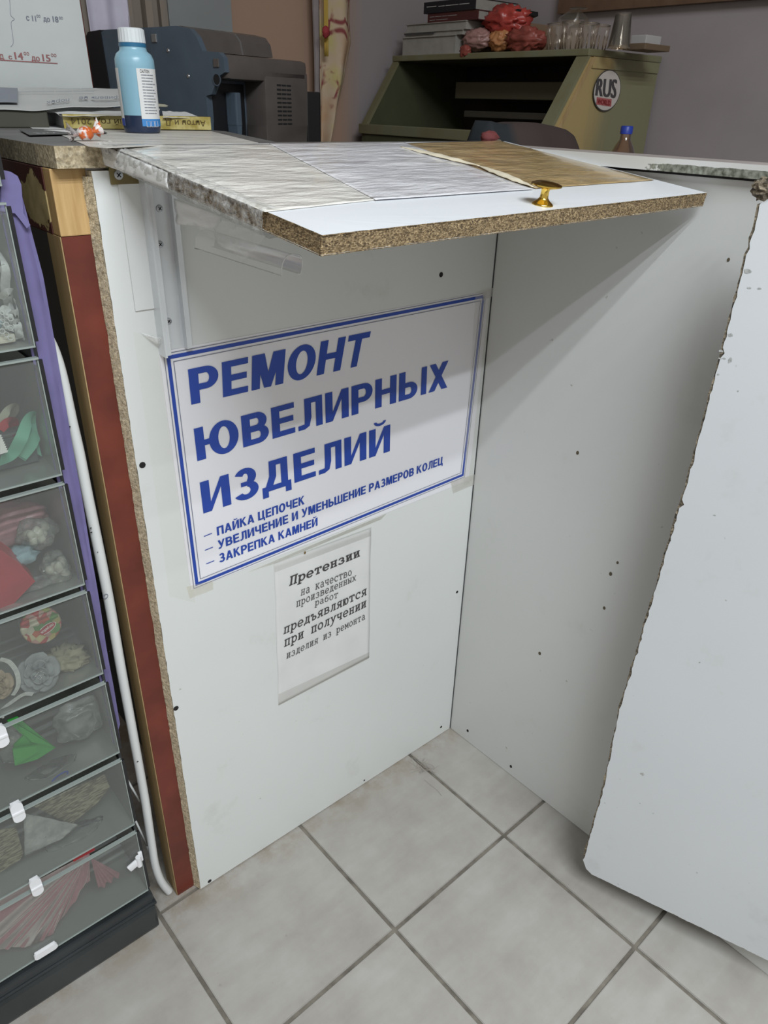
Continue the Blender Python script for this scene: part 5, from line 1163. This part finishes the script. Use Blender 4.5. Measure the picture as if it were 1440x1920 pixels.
struct(MB().box((-.95, .99, 0), (wallx(172), 1.02, 2.3)).build('trim_4', 'door_frame'))
# patterned towel
def towel_mat():
    m, t, b = new_mat('patterned_towel'); tc = t.nodes.new('ShaderNodeTexCoord'); vo = t.nodes.new('ShaderNodeTexVoronoi'); vo.feature = 'DISTANCE_TO_EDGE'; vo.inputs['Scale'].default_value = 22
    t.links.new(tc.outputs['Object'], vo.inputs['Vector']); f = ramp(t, vo.outputs['Distance'], [(.03, (1, 1, 1)), (.09, (0, 0, 0))])
    g = ramp(t, nz(t, 16, 3), [(.48, (0, 0, 0)), (.56, (1, 1, 1))]); ff = mixc(t, 1.0, f, g, 'MULTIPLY')
    base = ramp(t, nz(t, 9, 3), [(.35, (0.46, 0.29, 0.17)), (.5, (0.50, 0.38, 0.27)), (.68, (0.48, 0.40, 0.16))])
    t.links.new(mixc(t, ff, base, (0.22, 0.05, 0.05)), b.inputs['Base Color']); setin(b, Roughness=.9); return m
def towl(u, v):   # v 0 bottom .. 1 top
    x0 = at(608, 268, 'y', .95).x if v < .02 else at(604, 200, 'y', .95).x; 
    wv = .012+.092*min(1, (v/.42))**.75 - .028*max(0, v-.42)
    return V((x0+.006+wv*u - .0*v, .955+.014*math.sin(u*7+.6)+.004*noise.noise(V((u*3, v*9, 1))), 1.205+.60*v))
tag(MB().grid(towl, 24, 50, thick=(0, .003, 0)).build('towel', towel_mat(), smooth=True), 'cream towel with a red-brown pattern hanging on the wall', 'towel')
def apr(u, v):
    x = at(592, 190, 'y', .97).x; x1 = at(608, 190, 'y', .97).x; return V((x+(x1-x)*u+.002*math.sin(v*9), .975+.006*math.sin(u*6), 1.285+.6*v))
tag(MB().grid(apr, 10, 20, thick=(0, .002, 0)).build('cloth', plain('grey_mauve_cloth', (0.28, 0.24, 0.235), .85, noise_amt=.1, scale=20), smooth=True), 'grey mauve cloth hanging just left of the patterned towel', 'cloth')
o = MB().grid(lambda u, v: V((at(606, 20, 'y', .945).x+.009*u, .940+.004*math.sin(u*5), 1.42+.3*v)), 6, 12, thick=(0, .002, 0)).build('yellow_strap', plain('yellow_cloth', (0.45, 0.30, 0.06), .8), smooth=True); tag(o, 'narrow yellow strap hanging at the left edge of the towel', 'strap')
o = MB().blob(at(611, 60, 'y', .925), (.010, .008, .013), .3, 3, 2, 3).build('red_tassel', plain('dark_red_cloth', (0.30, 0.03, 0.035), .8), smooth=True); tag(o, 'dark red tassel hanging beside the yellow strap', 'tassel')

#================================================================= WORKSHOP SIDE BEHIND THE PARTITION
DK = thing('work_desk', (.5, .35, 0), 'dark green work desk behind the partition under the wooden box', 'desk')
MB().bbox((.42, -.55, 1.035), (.878, .985, 1.06), .003).build('desk_top', plain('dark_green_desk', (0.055, 0.06, 0.04), .6, noise_amt=.2), DK)
for (x, y) in ((.45, -.5), (.85, -.5), (.45, .94), (.85, .94)): MB().box((x-.02, y-.02, 0), (x+.02, y+.02, 1.035)).build('leg', 'grey_cab', DK)
def greenwood():
    m, t, b = new_mat('green_weathered_paint'); c = ramp(t, nz(t, 9, 6, .6, stretch=(1, 1, .5)), [(.3, (0.145, 0.125, 0.06)), (.55, (0.175, 0.165, 0.095)), (.75, (0.16, 0.175, 0.12))])
    t.links.new(c, b.inputs['Base Color']); setin(b, Roughness=.6); return m
def sidewood():
    m, t, b = new_mat('ochre_green_board'); tc = t.nodes.new('ShaderNodeTexCoord'); sx = t.nodes.new('ShaderNodeSeparateXYZ'); t.links.new(tc.outputs['Object'], sx.inputs[0])
    mr = t.nodes.new('ShaderNodeMapRange'); mr.inputs[1].default_value = .60; mr.inputs[2].default_value = .78; t.links.new(sx.outputs['X'], mr.inputs[0])
    ad = t.nodes.new('ShaderNodeMath'); ad.operation = 'MULTIPLY_ADD'; ad.inputs[1].default_value = .9; t.links.new(nz(t, 7, 6, .6, stretch=(2, 1, .4)), ad.inputs[0]); t.links.new(mr.outputs[0], ad.inputs[2])
    f = ramp(t, ad.outputs[0], [(.55, (0, 0, 0)), (1.15, (1, 1, 1))]); t.links.new(mixc(t, f, (0.36, 0.265, 0.115), (0.20, 0.185, 0.105)), b.inputs['Base Color']); setin(b, Roughness=.55); return m
M['gwood'] = greenwood(); M['swood'] = sidewood(); M['bdark'] = plain('dark_brown_interior', (0.030, 0.022, 0.018), .7, noise_amt=.2, scale=8)
BX = thing('slant_front_box', (.7, .62, 1.06), 'green wooden slant-front cabinet with a round white sticker on its side', 'cabinet')
ya, yb = .30, .955
pf = [(.470, 1.061), (.470, 1.262), (.586, 1.420), (.868, 1.420), (.868, 1.061)]
for y0, y1, mt in ((ya, ya+.014, 'swood'), (yb-.014, yb, 'gdark')): MB().prism([V((x, y0, z)) for x, z in pf], (0, y1-y0, 0)).build('side_panel', mt, BX)
MB().bbox((.578, ya-.004, 1.4205), (.870, yb+.004, 1.434), .002).build('top_panel', 'gwood', BX)
MB().box((.475, ya+.015, 1.062), (.866, yb-.015, 1.07)).build('bottom_panel', 'gdark', BX)
MB().box((.860, ya+.015, 1.07), (.867, yb-.015, 1.42)).build('back_panel', 'bdark', BX)
MB().bbox((.462, ya+.0, 1.242), (.478, yb+.006, 1.266), .002).build('front_rail', 'gwood', BX)
MB().box((.468, ya+.014, 1.06), (.474, yb-.014, 1.242)).build('lower_front', 'gdark', BX)
# slanted edge mouldings
for y0, y1, mt in ((ya-.002, ya+.030, 'gwood'), (yb-.018, yb+.004, 'gwood')):
    MB().prism([V((.465, y0, 1.258)), V((.581, y0, 1.4205)), V((.590, y0, 1.4205)), V((.478, y0, 1.262))], (0, y1-y0, 0)).build('slant_moulding', mt, BX)
MB().prism([V((.486, ya-.004, 1.250)), V((.595, ya-.004, 1.418)), V((.607, ya-.004, 1.418)), V((.498, ya-.004, 1.250))], (0, .004, 0)).build('side_batten', 'raw_wood', BX)
MB().box((.600, ya-.003, 1.398), (.866, ya, 1.420)).build('side_batten', 'swood', BX)
MB().bbox((.70, ya+.02, 1.335), (.72, yb-.13, 1.375), .002).build('inner_rail', plain('olive_inner', (0.12, 0.11, 0.065), .6), BX)
MB().bbox((.71, ya+.02, 1.290), (.73, yb-.16, 1.306), .002).build('inner_rail', plain('dim_inner', (0.07, 0.06, 0.045), .6), BX)
# sticker
sc_ = at(1136, 170, 'y', ya-.0008); a_ = (at(1161, 170, 'y', ya-.0008)-sc_).length; b_ = abs(at(1136, 130, 'y', ya-.0008).z-sc_.z)
def ell(k, y, name, mat): 
    mb = MB(); mb.add([V((sc_.x+a_*k*math.cos(i/40*6.283), y, sc_.z+b_*k*math.sin(i/40*6.283))) for i in range(40)], [tuple(range(40))]); return mb.build(name, mat, ST, recalc=False)
ST = thing('oval_sticker', tuple(sc_), 'white oval car sticker with RUS in black on the cabinet side', 'sticker')
ell(1.0, ya-.0045, 'rim', 'black_ink'); ell(.95, ya-.0050, 'field', plain('sticker_white', (0.50, 0.45, 0.41), .5))
q = [at(x, y, 'y', ya-.0056) for x, y in ((1117, 179), (1154, 184), (1157, 147), (1121, 145))]; line_text('RUS', q, 'black_ink', ST, bold=.055)
q = [at(x, y, 'y', ya-.0054) for x, y in ((1118, 196), (1146, 200), (1147, 186), (1119, 182))]; MB().add(q, [(0, 1, 2, 3)]).build('red_block', 'red_ink', ST, recalc=False)
q = [at(x, y, 'y', ya-.0062) for x, y in ((1120, 194), (1144, 198), (1145, 188), (1121, 184.5))]; line_text('WORLD', q, plain('dark_red_ink', (.20, .01, .01), .5), ST, bold=.03)
sc_.y = ya-.0008
# amber drink bottle
b2 = V((.640, .20, 1.0605)); zt_ = at(1172, 236, 'y', .20).z; H2 = zt_-b2.z; b2.x = at(1172, 262, 'y', .20).x
AB = thing('drink_bottle', tuple(b2), 'clear plastic drink bottle with amber drink and blue cap behind the partition', 'bottle')
pr_ = [(.030, 0), (.033, .004), (.033, H2-.085), (.030, H2-.062), (.020, H2-.040), (.0125, H2-.028), (.0115, H2-.014)]
MB().lathe(pr_, b2, 28).build('body', film('bottle_plastic', (.85, .6, .45), .08, .8, .06), AB, smooth=40)
MB().lathe([(.029, .002), (.032, .005), (.032, H2-.085), (.0285, H2-.060), (.024, H2-.052), (0, H2-.052)], b2, 28).build('drink', plain('amber_drink', (0.085, 0.022, 0.008), .15), AB, smooth=40)
MB().lathe([(.0135, H2-.016), (.0135, H2-.002), (.012, H2), (0, H2)], b2, 24).build('cap', plain('blue_cap', (0.02, 0.05, 0.36), .4), AB, smooth=40)
# jacket over a chair back
JK = thing('draped_jacket', (.17, .12, 0), 'dark brown jacket with a blue-black hood edge draped over a chair back', 'jacket')
jp = [(880, 285), (890, 262), (898, 240), (905, 226), (916, 230), (935, 232), (960, 229), (985, 229), (1005, 232), (1025, 236), (1045, 242), (1062, 254), (1074, 272), (1084, 292)]
prof_ = [at(x, y, 'y', .10) for x, y in jp]; prof_[0].z = 1.15; 
def jk(u, v):
    kk = u*(len(prof_)-1); i = min(int(kk), len(prof_)-2); p = prof_[i].lerp(prof_[i+1], kk-i)
    t = (v-.5)*2; drop = .55*max(0, abs(t)-.10)**1.15; z = p.z - drop*(.9+.2*noise.noise(V((u*4, 0, 3))))
    y = p.y + .075*math.sin(min(1, abs(t)*1.9)*math.pi/2)*(1 if t > 0 else -1)*(.55+.45*math.sin(u*math.pi)) + .010*math.sin(u*19+v*3)*min(1, abs(t)*2)
    return V((p.x+.004*noise.noise(V((u*7, v*7, 2))), y, z))
def jmat():
    m, t, b = new_mat('dark_jacket_cloth'); tc = t.nodes.new('ShaderNodeTexCoord'); sx = t.nodes.new('ShaderNodeSeparateXYZ'); t.links.new(tc.outputs['Object'], sx.inputs[0])
    mr = t.nodes.new('ShaderNodeMapRange'); mr.inputs[1].default_value = .085; mr.inputs[2].default_value = .105; t.links.new(sx.outputs['X'], mr.inputs[0])
    t.links.new(mixc(t, mr.outputs[0], (0.012, 0.016, 0.020), (0.042, 0.027, 0.024)), b.inputs['Base Color']); setin(b, Roughness=.85); return m
MB().grid(jk, 60, 40, thick=(0, 0, -.004)).build('cloth', jmat(), JK, smooth=True)
MB().blob(at(918, 258, 'y', .035), (.017, .012, .010), .3, 3, 2, 3).build('lining', plain('maroon_lining', (0.16, 0.035, 0.035), .8), JK, smooth=True)
CH = thing('work_chair', (.17, .13, 0), 'chair behind the partition carrying the dark jacket', 'chair')
MB().bbox((.06, .09, .80), (.28, .11, 1.225), .008).build('backrest', 'black_plastic', CH)
for x in (.06, .26): MB().box((x, .085, 0), (x+.02, .105, .80)).build('leg', 'black_plastic', CH)
for x in (.06, .26): MB().box((x, .36, 0), (x+.02, .38, .45)).build('leg', 'black_plastic', CH)
MB().bbox((.05, .09, .45), (.29, .39, .48), .008).build('seat', 'black_plastic', CH)
#---- on top of the cabinet
TZ = 1.4345
def cpt(px, py, x): return at(px, py, 'x', x)
def book(name, pxa, pxb, pyt, pyb, x, mat, label, depth=.16, cat='book', group='books on the cabinet', z0=None, lettering=None, page=True):
    a = cpt(pxa, pyb, x); b = cpt(pxb, pyb, x); zt2 = cpt((pxa+pxb)/2, pyt, x).z; zb2 = z0 if z0 is not None else (a.z+b.z)/2
    T = thing(name, (x, (a.y+b.y)/2, zb2), label, cat, group); h = zt2-zb2
    MB().box((x+.004, b.y+.002, zb2+.0015), (x+depth-.004, a.y-.002, zt2-.0015)).build('pages', 'p_grey', T)
    for z in (zb2, zt2-.0015): MB().box((x, b.y, z), (x+depth, a.y, z+.0015)).build('cover', mat, T)
    if not page: MB().box((x-.001, b.y, zb2), (x+.003, a.y, zt2)).build('spine', mat, T)
    if lettering:
        for s_, u0, u1, v0, v1 in lettering:
            ya_, yb_ = a.y+(b.y-a.y)*u0, a.y+(b.y-a.y)*u1; zz0, zz1 = zb2+h*v0, zb2+h*v1; xx = x-.0016
            line_text(s_, [V((xx, ya_, zz0)), V((xx, yb_, zz0)), V((xx, yb_, zz1)), V((xx, ya_, zz1))], 'dull_white', T)
    return zt2
M['p_grey'] = plain('dim_page_block', (0.30, 0.28, 0.25), .8, noise_amt=.1, scale=40); M['dull_white'] = plain('dull_white_print', (0.40, 0.38, 0.37), .6)
zA = book('paper_stack', 752, 852, 68, 88, .60, 'p_grey', 'lowest white paperback of the pile on the cabinet', z0=TZ)
zB = book('paper_stack', 757, 866, 58, 68, .605, 'p_grey', 'white paperback with a dark line, second from the bottom of the pile', z0=zA+.0003)
MB_ = MB().box((.603, cpt(813, 63, .603).y, zB-.006), (.6045, cpt(758, 60, .603).y, zB-.002))
hang(MB_.build('dark_line', 'black_ink'), bpy.data.objects['paper_stack.001'])
zC = book('paper_stack', 760, 872, 42, 58, .608, 'p_grey', 'top cream paperback of the pale pile under the dark books', z0=zB+.0003)
zD = book('maroon_book', 802, 895, 22, 42, .615, plain('maroon_cover', (0.07, 0.018, 0.016), .5), 'maroon hardback lying below the black book on the pile', z0=zC+.0003, page=False, lettering=[('—— ——— —— ————', .05, .6, .45, .95), ('—— ————', .05, .42, .1, .6)])
zE = book('black_book', 795, 890, 0, 21, .612, plain('black_cover', (0.010, 0.010, 0.014), .5), 'black hardback with white letters topping the book pile', z0=zD+.0003, page=False, lettering=[('—————', .06, .26, .3, 1.1), ('—— ———— ———', .30, .9, .3, 1.0)])
# coloured bags
def bag2(px, py, x, rad, seed, mat, label, amp=.4):
    c = cpt(px, py, x); c.z = max(c.z, TZ+rad[2]*.75)
    o = MB().blob(c, rad, amp, 2.2, seed, 4, sharp=True).build('carrier_bag', mat, smooth=True)
    for v in o.data.vertices: 
        if v.co.z < TZ+.0005: v.co.z = TZ+.0005
    o.data.update(); return tag(o, label, 'bag', 'crumpled bags on the cabinet')
M['bag_red'] = plain('red_carrier_bag', (0.34, 0.045, 0.035), .35, noise_amt=.35, scale=18, bump=.5); M['bag_mauve'] = plain('mauve_bag', (0.33, 0.18, 0.16), .4, noise_amt=.2, scale=18, bump=.5)
M['bag_orange'] = plain('orange_bag', (0.46, 0.20, 0.08), .45, noise_amt=.2, scale=18, bump=.4); M['bag_dred'] = plain('dull_red_bag', (0.26, 0.06, 0.045), .4, noise_amt=.35, scale=20, bump=.5)
bag2(950, 40, .68, (.040, .062, .030), 14, 'bag_red', 'bright red crumpled carrier bag at the top of the bag heap', .3)
bag2(895, 74, .64, (.030, .040, .022), 2, 'bag_mauve', 'mauve rounded bag beside the pale books', .25)
bag2(940, 75, .66, (.026, .032, .022), 3, 'bag_orange', 'orange crumpled bag in the middle of the bag heap', .3)
bag2(985, 76, .66, (.030, .052, .026), 4, 'bag_dred', 'dull red crumpled bag beside the drinking glasses', .3)
c = cpt(872, 96, .582); o = tag(MB().blob(c, (.008, .016, .013), .35, 2.5, 7, 3, sharp=True).build('bag_corner', 'bag_dred', smooth=True), 'red bag corner drooping over the front edge of the cabinet top', 'bag')
m = MB().bbox((.70, cpt(985, 20, .7).y, TZ), (.83, cpt(900, 20, .7).y, 1.505), .003); tag(m.build('cardboard_box', plain('dull_cardboard', (0.20, 0.13, 0.08), .8)), 'brown cardboard box behind the red bags', 'box')
m = MB().bbox((.660, cpt(962, 5, .64).y, 1.512), (.74, cpt(925, 5, .64).y, 1.522), .002, rot=Matrix.Rotation(-.22, 3, 'X')); tag(m.build('black_case', 'black_plastic'), 'small black case on top of the red bag', 'case')
# glasses
def glass(px, py, x, r0, r1, h, label, z=TZ, inv=False):
    c = cpt(px, py, x); c.z = z; T = thing('drinking_glass', tuple(c), label, 'glass', 'glasses on the cabinet'); m = MB(); n = 20
    pr = [(r0, .0), (r1, h)]
    if inv: pr = [(r, h-z_) for r, z_ in pr]
    m.lathe(pr, c, n, caps=False); m.build('bowl', 'glass', T, smooth=30)
    rm = MB(); zz = c.z+(0 if inv else h); rm.tube([V((c.x+r1*math.cos(k/20*6.283), c.y+r1*math.sin(k/20*6.283), zz)) for k in range(21)], .0009, 6, cap=False); rm.build('rim', 'rim_glass', T, smooth=True)
    fc = MB()
    for k in range(10):
        a_ = k/10*6.283; fc.tube([c+V((r0*math.cos(a_), r0*math.sin(a_), .003)), c+V(((r0*.5+r1*.5)*math.cos(a_), (r0*.5+r1*.5)*math.sin(a_), h*.6))], .0011, 5)
    fc.build('facets', 'rim_glass', T, smooth=True)
M['rim_glass'] = film('bright_glass_edge', (.95, .85, .7), .10, .7, .08)
glass(1040, 97, .62, .019, .024, .052, 'faceted glass at the left end of the row of glasses')
glass(1068, 98, .615, .019, .025, .054, 'faceted glass, second in the row of glasses')
glass(1098, 98, .625, .018, .023, .050, 'faceted glass beside the stack of plastic cups')
glass(1120, 97, .68, .017, .022, .050, 'faceted glass half hidden behind the stack of plastic cups')
# goblet upside down
c = cpt(1079, 60, .64); c.z = TZ+.001; GO = thing('upturned_goblet', tuple(c), 'stemmed goblet standing upside down among the glasses', 'goblet')
MB().lathe([(.020, 0), (.023, .02), (.016, .045), (.003, .052), (.0025, .075), (.004, .078), (.019, .080), (.019, .0815), (0, .082)], c, 24).build('goblet_body', 'glass', GO, smooth=40)
MB().lathe([(.018, .0805), (.0195, .0812), (.018, .082)], c, 24).build('foot_rim', 'rim_glass', GO, smooth=40)
# glass bowl behind
c = cpt(1075, 40, .74); c.z = TZ+.001; MBB = MB().lathe([(.02, 0), (.035, .02), (.042, .05), (.036, .075), (.01, .092), (0, .093)], c, 30); tag(MBB.build('glass_dome', 'glass', smooth=40), 'thin round glass dome behind the small glasses', 'dome')
# stack of plastic cups
c = cpt(1158, 101, .625); c.z = TZ; top = cpt(1160, 24, .625).z; PCP = thing('cup_stack', tuple(c), 'tall stack of clear plastic cups upside down on the cabinet corner', 'cups'); hh = top-TZ
n_c = 5; H_c = .062
for k in range(n_c):
    z = c.z+(hh-H_c)*k/(n_c-1); rb_, rt_ = .0245, .0170
    f0 = k/(n_c-1)
    MB().lathe([(rb_-.004*f0, 0), (rb_-.0045*f0-.0002, .0015), (rt_-.001*f0, H_c-.001), (rt_-.0015, H_c)], V((c.x, c.y, z)), 24, caps=False).build('cup', 'glass', PCP, smooth=30)
    MB().lathe([(rb_-.004*f0+.0006, 0), (rb_-.004*f0+.0008, .0012), (rb_-.004*f0, .0020)], V((c.x, c.y, z)), 24, caps=False).build('cup_rim', 'rim_glass', PCP, smooth=30)
m = MB().bbox((.66, cpt(1205, 97, .7).y-.03, TZ), (.76, cpt(1185, 97, .7).y, TZ+.012), .002); tag(m.build('wooden_block', plain('dull_brown_block', (0.13, 0.085, 0.05), .7)), 'dull brown block at the back corner of the cabinet top', 'block')
m = MB().bbox((.69, cpt(1205, 97, .7).y-.01, TZ+.0125), (.75, cpt(1185, 97, .7).y+.002, TZ+.030), .002); tag(m.build('paper_box', 'dull_white'), 'small whitish carton on the brown block', 'box')
